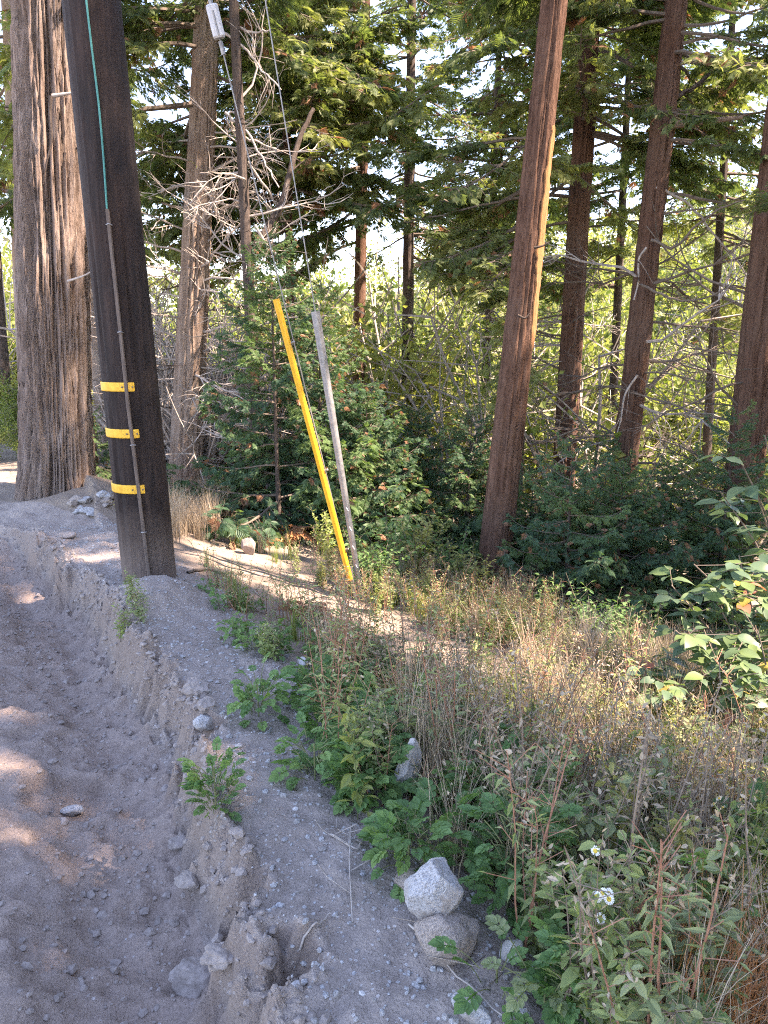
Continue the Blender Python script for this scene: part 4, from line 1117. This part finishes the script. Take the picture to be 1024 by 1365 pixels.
# ------------------------------------------------------------------ weeds
LOBE = []
def lobed_leaf():
    V, F = [], []
    def put(o, ang, l, w):
        k = np.array([(0, 0, 0), (l * .35, w * .75, .06 * l), (l * .7, w, .03 * l), (l, 0, -.06 * l), (l * .7, -w, .03 * l), (l * .35, -w * .75, .06 * l)])
        c_, s_ = math.cos(ang), math.sin(ang)
        k = np.stack([o + k[:, 0] * c_ - k[:, 1] * s_, k[:, 0] * s_ + k[:, 1] * c_, k[:, 2]], 1)
        k[:, 2] += -.25 * k[:, 0] ** 2 + .12 * np.abs(k[:, 1])
        b = 6 * (len(V)); V.append(k); F.append((b, b + 1, b + 2, b + 3)); F.append((b, b + 3, b + 4, b + 5))
    put(.50, 0, .5, .17); put(.02, 0, .55, .035)
    for u, l, a in ((.18, .30, 62), (.34, .40, 55), (.52, .38, 46)):
        for s_ in (-1, 1): put(u, s_ * R(a), l, .115)
    return np.concatenate(V), np.array(F)
LV, LF = lobed_leaf()
NV = np.array([(0, 0, 0), (.4, .13, .05), (1, 0, -.12), (.4, -.13, .05)]); NF = np.array([[0, 1, 2, 3]])
OV = np.array([(0, 0, 0), (.3, .22, .05), (.65, .2, .04), (1, 0, -.08), (.65, -.2, .04), (.3, -.22, .05)]); OF = np.array([[0, 1, 2, 3], [0, 3, 4, 5]])
def curve_stem(r, h, lean, n=7):
    d = unit([r.normal(0, lean), r.normal(0, lean), 1]); pts = [np.array([0, 0, -.02])]
    for k in range(n - 1): d = unit(d + r.normal(0, .07, 3)); pts.append(pts[-1] + d * h / (n - 1))
    return np.array(pts)
def clump_frames(seed, nl, size, hgt, lo=.1, hi=1.15):
    r = np.random.default_rng(seed); out = []
    for i in range(nl):
        a = r.uniform(0, 6.28); el = r.uniform(lo, hi); rad = r.uniform(.01, .06)
        p = np.array([math.cos(a) * rad, math.sin(a) * rad, r.uniform(0, hgt)])
        d = unit([math.cos(a) * math.cos(el), math.sin(a) * math.cos(el), math.sin(el)])
        pet = size * r.uniform(.3, 1.0)
        q = p + d * pet
        out.append((p, q, frame(unit(d + np.array([0, 0, -.35])), unit(np.array([math.cos(a) * .3, math.sin(a) * .3, 1]) + r.normal(0, .25, 3)), size * r.uniform(.65, 1.25))))
    return out
def clump_mesh(seed, nl=26, size=.085, hgt=.16, mat='weed'):
    mb = MB(); fr_ = clump_frames(seed, nl, size, hgt)
    for p, q, f in fr_: mb.tube([p, (p + q) / 2 + np.array([0, 0, .004]), q], .0016, 3, 0, False)
    mb.tube([(0, 0, -.02), (0, 0, hgt)], .003, 4, 0)
    mb.kites(LV, LF, (np.array([q for p, q, f in fr_]), np.array([f for p, q, f in fr_])), 1)
    return mb.mesh('weed_clump', [M['greenstem'], M[mat]])
def stalk_mesh(seed, stems, h, nl, leaf, lm, sm, lo=.25, broad=False, seeds=0, droop=.2, spread=.13, tv=None):
    r = np.random.default_rng(seed); mb = MB(); O, Fm, SO, SF = [], [], [], []
    for s_ in range(stems):
        hh_ = h * r.uniform(.65, 1.1); P = curve_stem(r, hh_, spread) + np.array([r.normal(0, .02), r.normal(0, .02), 0])
        mb.tube(P, np.linspace(.0034, .0013, len(P)) * (h / .6) ** .5, 4, 0, False)
        u = np.arange(len(P)) / (len(P) - 1)
        for j in range(nl):
            w = lo + (1 - lo) * r.random() ** .8
            p = np.array([np.interp(w, u, P[:, k]) for k in range(3)]); a = r.uniform(0, 6.28)
            if r.random() < .35:      # leaf on a short side twig
                d2 = unit([math.cos(a), math.sin(a), r.uniform(.2, 1)]); l2 = h * r.uniform(.05, .15)
                mb.tube([p, p + d2 * l2], .0011, 3, 0, False); p = p + d2 * l2 * r.uniform(.4, 1)
            d = unit([math.cos(a), math.sin(a), r.uniform(-.5, .8) - droop])
            O.append(p); Fm.append(frame(d, unit(r.normal(0, .5, 3) + np.array([0, 0, 1])), leaf * r.uniform(.55, 1.35) * (1.15 - .5 * w)))
        for j in range(seeds):
            w = .8 + .2 * r.random(); p = np.array([np.interp(w, u, P[:, k]) for k in range(3)]) + r.normal(0, .018, 3)
            SO.append(p); SF.append(frame(r.normal(0, 1, 3), unit(r.normal(0, 1, 3)), .017 * r.uniform(.6, 1.3)))
    tv_, tf_ = (OV, OF) if broad else (NV, NF)
    if O: mb.kites(tv_, tf_, (np.array(O), np.array(Fm)), 1)
    if SO: mb.kites(OV, OF, (np.array(SO), np.array(SF)), 2)
    return mb.mesh('weed', [M[sm], M[lm], M['straw']])
def grass_mesh(seed, n, h, mat='straw', spread=.6):
    r = np.random.default_rng(seed); V, F = [], []
    for i in range(n):
        a = r.uniform(0, 6.28); rad = abs(r.normal(0, .05)); p = np.array([math.cos(a) * rad, math.sin(a) * rad, -.01])
        a2 = r.uniform(0, 6.28); hh_ = h * r.uniform(.4, 1.1); b = r.uniform(.05, spread); w = r.uniform(.0012, .0028)
        d = np.array([math.cos(a2), math.sin(a2), 0]); s_ = np.array([-d[1], d[0], 0]); k0 = len(V)
        for j in range(5):
            u = j / 4; q = p + np.array([0, 0, hh_ * u * (1 - .35 * b * u)]) + d * hh_ * b * u ** 2
            ww = w * (1 - .85 * u); V += [q - s_ * ww, q + s_ * ww]
        F += [(k0 + 2 * j, k0 + 2 * j + 1, k0 + 2 * j + 3, k0 + 2 * j + 2) for j in range(4)]
    return mesh_np('grass_tuft', np.array(V), [(np.array(F), 0)], [M[mat]])
CLUMP = [clump_mesh(500 + i, 34 + 4 * i, .07, .14 + .03 * i) for i in range(5)]
RED = [stalk_mesh(520 + i, 2 + i % 3, .62, 26, .045, 'greyweed', 'redstem', .35, False, 8) for i in range(6)]
GREY = [stalk_mesh(540 + i, 4 + i % 3, .42, 34, .05, 'greyweed', 'brownstem', .15, True, 5) for i in range(6)]
OLIVE = [stalk_mesh(560 + i, 5, .46, 40, .048, 'olive', 'greenstem', .1, True, 0) for i in range(5)]
DRY = [stalk_mesh(580 + i, 3 + i % 3, .6, 10, .035, 'straw', 'brownstem', .3, False, 10, .5, .22) for i in range(5)]
SPIRE = [stalk_mesh(600 + i, 1, .5, 70, .06, 'olive' if i else 'weed', 'greenstem', .1, True, 0, .0, .06) for i in range(3)]
TUFT = [grass_mesh(620 + i, 70, .42) for i in range(5)]
GTUFT = [grass_mesh(640, 60, .3, 'olive'), grass_mesh(641, 60, .4, 'fern', .9)]
def plant(name, me, x, y, sc, label, cat, group, tilt=.12):
    if math.hypot(x, y) < 1.15: return None
    px_, py_ = project((x, y, zat(x, y)))
    if math.hypot(px_ - 600, (py_ - 1265) * .8) < 85: return None
    if abs(px_ - 541) < 34 and 1035 < py_ < 1150: return None
    if abs(px_ - 404) < 22 and 880 < py_ < 930: return None
    sc = sc * float(np.interp(py_, [780, 930, 1150], [.42, .62, 1.0] if name != 'tall_weed' else [.5, .85, 1.0]))
    o = link(name, me, None, (x, y, zat(x, y) - .008), (random.gauss(0, tilt), random.gauss(0, tilt), random.uniform(0, 6.28)), sc)
    return tag(o, label, cat, group)
LM = [(330, 960, 'at the left corner of the slope beside the bank top'), (300, 880, 'on the bank top below the pole'), (400, 888, 'around the small white stone'), (430, 1040, 'along the bank top below the pole'),
      (541, 1045, 'around the chalky white stone'), (545, 1135, 'just above the rounded grey stone'), (640, 1230, 'right of the two stacked stones'), (716, 1172, 'around the angular grey stone'), (765, 1290, 'around the white daisies'),
      (478, 830, 'at the guy anchor'), (500, 930, 'below the guy anchor'), (560, 860, 'along the pale path'), (640, 890, 'at the right end of the pale path'), (668, 830, 'around the grey mound of rock'), (742, 872, 'around the orange fern below the small cedar'),
      (620, 980, 'on the slope below the path end'), (720, 1000, 'on the slope below the grey mound'), (820, 900, 'below the dense dark cedar'), (820, 1010, 'in the middle of the right slope'), (900, 960, 'left of the broad-leaved shrub'),
      (985, 1020, 'under the broad-leaved shrub'), (800, 1130, 'in the dry tangle right of the angular stone'), (900, 1120, 'on the lower right slope'), (1000, 1150, 'at the right edge below the broad-leaved shrub'), (905, 1260, 'around the upright leafy spire'),
      (1000, 1300, 'in the bottom right corner'), (820, 1330, 'at the bottom edge right of the daisies'), (700, 1350, 'at the bottom edge left of the daisies'), (600, 1100, 'right of the chalky white stone'), (690, 1090, 'in the middle of the dry stalks')]
def place(px_, py_): return min(LM, key=lambda q: (q[0] - px_) ** 2 + (q[1] - py_) ** 2)[2]
def veg_edge(px):     # left limit of the vegetation, in t from the bank edge
    return .52
class Sel: pass
def region(n, tlo, thi, slo, shi, dens=None):
    out = []
    while len(out) < n:
        s_, t_ = random.uniform(slo, shi), random.uniform(tlo, thi)
        x, y = xy(s_, t_ + float(edge_off(s_)))
        if y < .7: continue
        px_, py_ = project((x, y, zat(x, y)))
        if not (-30 < px_ < 1080 and 560 < py_ < 1500): continue
        if dens and random.random() > dens(px_, py_, s_, t_): continue
        out.append((x, y, px_, py_))
    return out
def band(v, a, b, soft): return float(sstep(a - soft, a, v) * (1 - sstep(b, b + soft, v)))
def path_clear(px_, py_):         # the pale bare path stays open
    yc = np.interp(px_, [230, 300, 400, 470, 560, 640, 720], [745, 745, 795, 838, 870, 900, 905])
    return 0.05 if -24 < py_ - yc < 34 and px_ < 690 else 1.0
# lobed green clumps
def dens_cl(px_, py_, s_, t_):
    return max(1.0 * band(t_, .46, .95, .1) * band(py_, 890, 1190, 40), .12 * band(px_, 640, 860, 60) * band(py_, 1080, 1400, 60), .07) * path_clear(px_, py_)
for i, (x, y, a, b) in enumerate(region(215, .40, 3.0, -1.6, 4.5, dens_cl)):
    plant('leafy_weed', random.choice(CLUMP), x, y, random.uniform(.7, 1.25), 'lobed green weed clump ' + place(a, b), 'weed', 'lobed green weeds on the slope')
def dens_red(px_, py_, s_, t_):
    return max(band(px_, 290, 720, 40) * band(py_, 820, 1100, 60), .2) * path_clear(px_, py_)
for i, (x, y, a, b) in enumerate(region(230, .42, 3.6, -1.2, 5.0, dens_red)):
    plant('tall_weed', random.choice(RED), x, y, random.uniform(.65, 1.2), 'tall red-stemmed weed ' + place(a, b), 'weed', 'red-stemmed weeds on the slope')
def dens_grey(px_, py_, s_, t_):
    return (.55 + .45 * band(px_, 560, 1100, 80)) * path_clear(px_, py_)
for i, (x, y, a, b) in enumerate(region(290, .45, 4.6, -1.8, 4.6, dens_grey)):
    plant('grey_weed', random.choice(GREY), x, y, random.uniform(.6, 1.2), 'grey-green bushy weed ' + place(a, b), 'weed', 'grey-green weeds on the slope')
def dens_ol(px_, py_, s_, t_):
    return max(band(px_, 700, 1100, 60) * band(py_, 880, 1100, 80), .5 * band(px_, 760, 1100, 60), .1) * path_clear(px_, py_)
for i, (x, y, a, b) in enumerate(region(190, .7, 5.0, -1.8, 4.6, dens_ol)):
    plant('olive_weed', random.choice(OLIVE), x, y, random.uniform(.6, 1.15), 'yellow-green leafy weed ' + place(a, b), 'weed', 'yellow-green weeds on the slope')
def dens_dry(px_, py_, s_, t_):
    return max(band(px_, 580, 860, 80) * band(py_, 900, 1250, 80), .3) * path_clear(px_, py_)
for i, (x, y, a, b) in enumerate(region(250, .55, 4.2, -1.6, 4.8, dens_dry)):
    plant('dry_weed', random.choice(DRY), x, y, random.uniform(.6, 1.25), 'dry brown weed stalk ' + place(a, b), 'weed', 'dry stalks on the slope', .25)
# dry grass: one uncountable mass
def merge(name, items, label, mats):
    Vs, Fs, off_ = [], [], 0
    for me, x, y, sc, rz in items:
        n_ = len(me.vertices); co = np.empty(n_ * 3, np.float32); me.vertices.foreach_get('co', co); co = co.reshape(-1, 3) * sc
        f = np.empty(len(me.loops), np.int32); me.loops.foreach_get('vertex_index', f); f = f.reshape(-1, 4)
        c_, s_ = math.cos(rz), math.sin(rz)
        Vs.append(np.stack([co[:, 0] * c_ - co[:, 1] * s_ + x, co[:, 0] * s_ + co[:, 1] * c_ + y, co[:, 2] + zat(x, y)], 1)); Fs.append(f + off_); off_ += n_
    o = link(name, mesh_np(name, np.concatenate(Vs), [(np.concatenate(Fs), 0)], mats)); return tag(o, label, None, None, 'stuff')
merge('dry_grass', [(random.choice(TUFT), x, y, random.uniform(.5, 1.2), random.uniform(0, 6)) for x, y, a, b in region(430, .6, 5, -1.8, 5.2, lambda p, q, s_, t_: max(band(p, 560, 1100, 80), .3) * path_clear(p, q) * path_clear(p, q - 35) * (.08 if q < 900 else 1))], 'dry straw-coloured grass between the weeds on the slope', [M['straw']])
merge('green_grass', [(GTUFT[0], x, y, random.uniform(.5, 1.1), random.uniform(0, 6)) for x, y, a, b in region(150, .6, 6, -1.8, 5.2, lambda p, q, s_, t_: path_clear(p, q))], 'thin green grass between the weeds on the slope', [M['olive']])
# rusty grass in the lower right corner, golden grass beside the pole
merge('rusty_grass', [(GTUFT[1], *ground_px(random.uniform(880, 1030), random.uniform(1290, 1420))[:2], random.uniform(.6, 1.1), random.uniform(0, 6)) for i in range(20)], 'rusty dead grass in the bottom right corner', [M['fern']])
merge('golden_grass', [(random.choice(TUFT), *ground_px(random.uniform(222, 330), random.uniform(668, 722))[:2], random.uniform(.6, 1.1), random.uniform(0, 6)) for i in range(60)], 'golden dry grass behind the foot of the utility pole', [M['straw']])
# ------------------------------------------------------------------ broad-leaved shrub on the right
def broad_mesh(mat, seed):
    r = np.random.default_rng(seed); n = 7; V = []; F = []
    for i in range(n):
        u = i / (n - 1); w = .30 * math.sin(PI * u ** .85) ** .9 + .004; z = -.22 * u * u + .015 * math.sin(u * 9 + seed)
        V += [(u, -w, z + .22 * w + .015 * r.normal()), (u, 0, z), (u, w, z + .22 * w + .015 * r.normal())]
    for i in range(n - 1):
        for j in (0, 1): F.append((i * 3 + j, i * 3 + j + 1, i * 3 + j + 4, i * 3 + j + 3))
    return mesh_np('leaf', np.array(V), [(np.array(F), 0)], [M[mat]], True)
BL = [broad_mesh('dogwood', i) for i in range(4)]; BLY = broad_mesh('yellowleaf', 7); BLR = broad_mesh('redleaf', 8)
def broad_shrub(name, label, stems, size, nleaf, special=()):
    base = np.array(stems[0][0]); base[2] = zat(base[0], base[1]) - .03
    root = empty(name, base); tag(root, label, 'shrub')
    cnt_ = 0
    for pts in stems:
        P = np.array(pts) - base; n = 4 * len(P); u = np.linspace(0, len(P) - 1, n)
        Q = np.array([np.interp(u, np.arange(len(P)), P[:, k]) for k in range(3)]).T
        for _ in range(3): Q[1:-1] = (Q[:-2] + 2 * Q[1:-1] + Q[2:]) / 4
        mb = MB(); mb.tube(Q, np.linspace(.011, .003, n), 5)
        st_ = mb.obj('stem', [M['twig']], root, True)
        L = np.linalg.norm(np.diff(Q, axis=0), axis=1).sum(); k = nleaf
        tb = MB()
        for j in range(k):
            w = .30 + .70 * (j + random.random() * .8) / k; q = np.array([np.interp(w * (n - 1), np.arange(n), Q[:, c]) for c in range(3)])
            a = random.uniform(0, 6.28)
            # side twig with a whorl of leaves
            d = unit([math.cos(a), math.sin(a) * .8 - .15, random.uniform(-.15, .5)]); l = random.uniform(.06, .26)
            tb.tube([q, q + d * l * .5, q + d * l + np.array([0, 0, .01])], .0022, 3, 0, False)
            e_ = q + d * l
            for m_ in range(random.choice((3, 4, 5))):
                b = m_ * 1.4 + random.uniform(-.3, .3) + a; dd = unit(np.array([math.cos(b), math.sin(b), random.uniform(-.35, .12)]) + d * .35)
                me = random.choice(BL); rr = random.random()
                if rr < .02: me = BLR
                elif rr < .045: me = BLY
                fm = frame(dd, unit(np.array([0, 0, 1]) + rng.normal(0, .28, 3)))
                o = link('leaf', me, root); s_ = size * random.uniform(.65, 1.2)
                o.matrix_local = Matrix.Translation(Vector(e_ - d * .02 * m_)) @ Matrix([[*fm[i]] for i in range(3)]).to_4x4() @ Matrix.Scale(s_, 4)
                cnt_ += 1
        tw = tb.obj('twigs', [M['twig']], st_); tw['kind'] = 'stuff'
    return cnt_
def arc(px0, d0, *pts):
    return [at_depth(px0[0], px0[1], d0)] + [at_depth(x, y, d) for x, y, d in pts]
B0 = (1010, 1010)
c1 = broad_shrub('broadleaf_shrub', 'broad-leaved green shrub with a few red leaves at the right edge',
    [arc(B0, 3.9, (985, 900, 3.9), (940, 830, 3.8), (895, 780, 3.7)), arc(B0, 3.9, (1000, 880, 3.8), (965, 790, 3.7), (925, 752, 3.7)),
     arc(B0, 3.9, (960, 940, 3.8), (915, 900, 3.7), (880, 880, 3.6)), arc(B0, 3.9, (1015, 880, 3.9), (1000, 800, 3.9), (985, 740, 3.9)),
     arc(B0, 3.9, (990, 950, 3.7), (950, 900, 3.5), (935, 850, 3.5)), arc(B0, 3.9, (1030, 900, 3.8), (1030, 800, 3.7), (1015, 770, 3.7)), arc(B0, 3.9, (1000, 940, 3.6), (985, 890, 3.5), (975, 850, 3.5))], .105, 11)
c3 = broad_shrub('broadleaf_shrub', 'low spreading broad-leaved shrub under the right edge shrub',
    [arc((1000, 1040), 3.5, (970, 980, 3.4), (930, 930, 3.3), (890, 905, 3.3)), arc((1000, 1040), 3.5, (985, 960, 3.4), (950, 880, 3.4), (900, 840, 3.5)), arc((1000, 1040), 3.5, (1000, 960, 3.4), (985, 920, 3.3), (960, 890, 3.3)),
     arc((1000, 1040), 3.5, (1020, 960, 3.4), (1025, 900, 3.4), (1010, 840, 3.4)), arc((1000, 1040), 3.5, (960, 1000, 3.3), (920, 970, 3.2), (890, 950, 3.2)), arc((1000, 1040), 3.5, (1005, 950, 3.6), (985, 860, 3.7), (955, 800, 3.7))], .09, 12)
c2 = broad_shrub('broadleaf_shrub', 'tall broad-leaved branch of pale green leaves in front of the right edge trunk',
    [arc((1075, 1000), 4.3, (1060, 850, 4.3), (1030, 700, 4.2), (985, 610, 4.1)), arc((1075, 1000), 4.3, (1060, 820, 4.3), (1040, 680, 4.2), (1020, 580, 4.1)),
     arc((1075, 1000), 4.3, (1050, 860, 4.3), (1020, 740, 4.2), (960, 655, 4.1)), arc((1075, 1000), 4.3, (1060, 800, 4.3), (1030, 720, 4.2), (1005, 650, 4.1))], .125, 6)
print('broad leaves', c1, c2)

# ------------------------------------------------------------------ singled-out plants
def leaf_plant(px, py, label, nl, size, hgt, sc=1.0, mat='weed', flowers=0, name='leafy_weed', seed=1):
    p = ground_px(px, py); root = empty(name, (p[0], p[1], p[2] - .005), random.uniform(0, 6), sc); tag(root, label, 'weed')
    mb = MB(); fr_ = clump_frames(seed, nl, size, hgt, *((.35, 1.35) if name == 'leafy_tuft' else (.1, 1.15)))
    for a, q, f in fr_: mb.tube([a, (a + q) / 2 + np.array([0, 0, .004]), q], .0016, 3, 0, False)
    mb.tube([(0, 0, -.02), (0, 0, hgt)], .003, 5, 0); o = mb.obj('stems', [M['greenstem']], root); o['kind'] = 'stuff'
    me = LEAF_ONE[mat]
    for a, q, f in fr_:
        o = link('leaf', me, root); o.matrix_local = Matrix.Translation(Vector(q)) @ Matrix([[*f[i]] for i in range(3)]).to_4x4()
    for i in range(flowers):
        a = random.uniform(0, 6.28); e_ = np.array([math.cos(a) * random.uniform(.03, .12), math.sin(a) * random.uniform(.03, .12), hgt + random.uniform(.14, .26)])
        fb = MB(); fb.tube([(0, 0, hgt * .4), e_ * np.array([.6, .6, .7]), e_], .0013, 4)
        fo = fb.obj('flower_stem', [M['greenstem']], root)
        nrm = unit(np.array([-p[0], -p[1], 1.0]) + rng.normal(0, .3, 3)); fx = frame(np.cross(nrm, [0.3, 1, 0]), nrm)
        pb = MB(); PV = np.array([(.25, -.1, 0), (1, -.14, -.1), (1.06, 0, -.1), (1, .14, -.1), (.25, .1, 0)])
        for k in range(16):
            c_, s_ = math.cos(k * PI / 8), math.sin(k * PI / 8); Rz = np.array([[c_, -s_, 0], [s_, c_, 0], [0, 0, 1]])
            W = (fx @ (Rz @ PV.T)).T * .011 + e_; pb.add(W, [[0, 1, 3, 4]]); pb.add(W, [[1, 2, 3]])
        pe = pb.obj('petals', [M['petal']], fo)
        db = MB(); db.add((I1[0] * np.array([1, 1, .5])) @ fx.T * .0055 + e_, I1[1]); db.obj('flower_disc', [M['yolk']], fo)
    return root
LEAF_ONE = {'weed': mesh_np('leaf', LV, [(LF, 0)], [M['weed']]), 'olive': mesh_np('leaf', LV, [(LF, 0)], [M['olive']]), 'greyweed': mesh_np('leaf', LV, [(LF, 0)], [M['greyweed']])}
leaf_plant(288, 1078, 'green leafy tuft growing alone from the edge of the bank', 90, .042, .15, 1.0, 'weed', 0, 'leafy_tuft', 3)
leaf_plant(545, 1158, 'bright green lobed weed just above the rounded grey stone', 44, .07, .12, 1.0, seed=4)
leaf_plant(662, 1310, 'green lobed weed low on the right of the brown stone', 12, .07, .05, 1.0, seed=5)
leaf_plant(715, 1270, 'small lobed weed between the brown stone and the daisies', 12, .06, .06, 1.0, seed=6)
leaf_plant(765, 1335, 'leafy weed with small white daisies near the bottom', 18, .07, .12, 1.0, 'weed', 6, 'daisy_plant', 7)
leaf_plant(725, 1350, 'leafy weed at the bottom edge left of the daisies', 18, .07, .1, 1.0, 'greyweed', 0, seed=8)
leaf_plant(985, 1215, 'weed with pale daisies at the right edge', 20, .07, .16, 1.0, 'olive', 5, 'daisy_plant', 9)
leaf_plant(690, 1100, 'lobed green weed in the middle of the dry stalks', 24, .085, .15, 1.0, seed=10)
leaf_plant(420, 1040, 'lobed green weed at the left corner of the weeds above the bank', 48, .065, .14, 1.0, seed=11)
leaf_plant(345, 955, 'leftmost lobed green weed beside the bank top', 48, .065, .14, 1.0, seed=12)
for i, (px, py, lb) in enumerate([(905, 1290, 'upright leafy spire weed right of the dry stalks near the bottom'), (470, 1090, 'upright leafy weed behind the first lobed clumps'), (640, 1010, 'upright leafy weed in the middle of the slope')]):
    p = ground_px(px, py); o = link('spire_weed', SPIRE[i], None, (p[0], p[1], p[2] - .01), (0, 0, i), .8); tag(o, lb, 'weed')
# grey dusty bush at the foot of the pole
for i, (px, py) in enumerate([(175, 800), (190, 830), (165, 850), (182, 815)]):
    p = ground_px(px, py); o = link('dusty_weed', GREY[i], None, (p[0], p[1], p[2] - .01), (0, 0, i), .5)
    tag(o, 'dusty grey weed at the foot of the utility pole', 'weed', 'dusty weeds at the pole foot')
# dry bracken
def fern_mesh(seed, n=9, L=.5):
    r = np.random.default_rng(seed); mb = MB(); O, Fm = [], []
    for i in range(n):
        a = r.uniform(0, 6.28); u = np.linspace(0, 1, 7); l = L * r.uniform(.6, 1.1)
        P = np.stack([u * l * math.cos(a) * .8, u * l * math.sin(a) * .8, l * (.75 * u - .75 * u ** 2.2 * r.uniform(.6, 1.2))], 1)
        mb.tube(P, np.linspace(.004, .0015, 7), 3, 0, False)
        for j in range(26):
            w = .2 + .8 * j / 26; p = np.array([np.interp(w, u, P[:, k]) for k in range(3)]); b = a + (1 if j % 2 else -1) * R(65)
            O.append(p); Fm.append(frame([math.cos(b), math.sin(b), r.uniform(-.6, .2)], unit(r.normal(0, .5, 3) + np.array([0, 0, 1])), .15 * (1.1 - w) * l / L))
    mb.kites(LV * np.array([1, .6, 1]), LF, (np.array(O), np.array(Fm)), 1)
    return mb.mesh('fern', [M['redstem'], M['fern']])
FERN = [fern_mesh(700 + i) for i in range(3)]
for i, (px, py, sc, lb) in enumerate([(330, 712, 1.0, 'rust-brown dead fern at the back of the pale path'), (365, 722, 1.1, 'rust-brown dead fern left of the yellow guard'), (300, 700, .9, 'rust-brown dead fern behind the golden grass'),
        (352, 704, .9, 'rust-brown dead fern under the young cedars'), (405, 815, .6, 'small orange dead fern on the pale path'), (742, 872, .75, 'orange dead fern below the small dark cedar'), (425, 825, .5, 'smaller orange dead fern near the guy anchor'),
        (540, 775, .6, 'reddish dead fern right of the guy wires'), (690, 800, .6, 'reddish dead fern left of the grey mound'), (885, 1010, .6, 'orange dead fern under the broad-leaved shrub')]):
    p = ground_px(px, py); o = link('dead_fern', FERN[i % 3], None, (p[0], p[1], p[2] - .01), (0, 0, i * 1.3), sc); tag(o, lb, 'fern')
# fresh green bushes behind the path
BUSH = [stalk_mesh(720 + i, 12, .8, 40, .075, 'olive' if i else 'weed', 'brownstem', .15, True, 0, .1, .35) for i in range(2)]
for i, (px, py, sc, lb) in enumerate([(525, 765, .9, 'yellow-green leafy bush right of the guy wires'), (560, 775, .9, 'sunlit leafy bush between guy wires and leaning trunk'), (600, 785, .8, 'leafy bush left of the leaning trunk base'), (320, 690, .8, 'sunlit bush behind the dead ferns'),
        (500, 790, .7, 'low leafy bush at the guy anchor'), (630, 800, .7, 'leafy bush in front of the leaning trunk'), (720, 830, .7, 'leafy bush beside the grey mound'), (440, 740, .7, 'leafy bush under the young cedar by the yellow guard'), (845, 900, .8, 'leafy bush left of the broad-leaved shrub'),
        (690, 790, .8, 'leafy bush behind the grey mound'), (800, 870, .8, 'leafy bush below the dense dark cedar')]):
    p = ground_px(px, py); o = link('leafy_bush', BUSH[i % 2], None, (p[0], p[1], p[2] - .02), (0, 0, i), sc); tag(o, lb, 'bush')
# low weeds between path and trees
for i in range(210):
    px, py = random.uniform(400, 900), random.uniform(760, 880)
    yc = np.interp(px, [400, 470, 560, 640, 720], [795, 838, 870, 890, 900])
    if py > yc - 28: continue
    p = ground_px(px, py)
    o = link('low_weed', random.choice(GREY + OLIVE + RED), None, (p[0], p[1], p[2] - .01), (random.gauss(0, .1), random.gauss(0, .1), i), random.uniform(.4, .7))
    tag(o, 'low brown-green weed behind the pale path, ' + place(px, py), 'weed', 'low weeds behind the pale path')
# dry twigs lying on the bank
for i, (pts, lb) in enumerate([([(468, 1105), (466, 1160), (470, 1235)], 'dead twig lying along the top of the bank'), ([(545, 1235), (580, 1275), (625, 1320), (672, 1362)], 'long dry stem lying below the two stones'),
        ([(400, 1265), (425, 1240), (440, 1222)], 'short twig on the bank above the hollow'), ([(300, 760), (345, 795), (372, 805)], 'thin fallen stick on the bank right of the pole'), ([(440, 1115), (475, 1140), (490, 1120)], 'forked twig near the first weeds'), ([(250, 765), (275, 760), (300, 768), (325, 765)], 'curved root beside the pole foot')]):
    P = np.array([ground_px(*q) for q in pts]); n = 10; u = np.linspace(0, len(P) - 1, n)
    Q = np.array([np.interp(u, np.arange(len(P)), P[:, k]) for k in range(3)]).T
    Q[:, 2] = zfun(Q[:, 0], Q[:, 1]) + .006 + .008 * np.abs(np.sin(np.arange(n) * 1.3))
    mb = MB(); rr = .012 if i == 5 else .0035; mb.tube(Q - Q[0], np.linspace(rr, rr * .5, n), 5)
    if i in (0, 1, 4):
        for j in (3, 5, 7): mb.tube([Q[j] - Q[0], Q[j] - Q[0] + np.array([random.uniform(-.08, .08), .05, .012]), Q[j] - Q[0] + np.array([random.uniform(-.13, .13), .09, .02])], .0018, 3, 0, False)
    o = mb.obj('fallen_twig', [M['dead'] if i != 5 else M['twig']], None, True); o.location = Q[0].tolist(); tag(o, lb, 'twig')
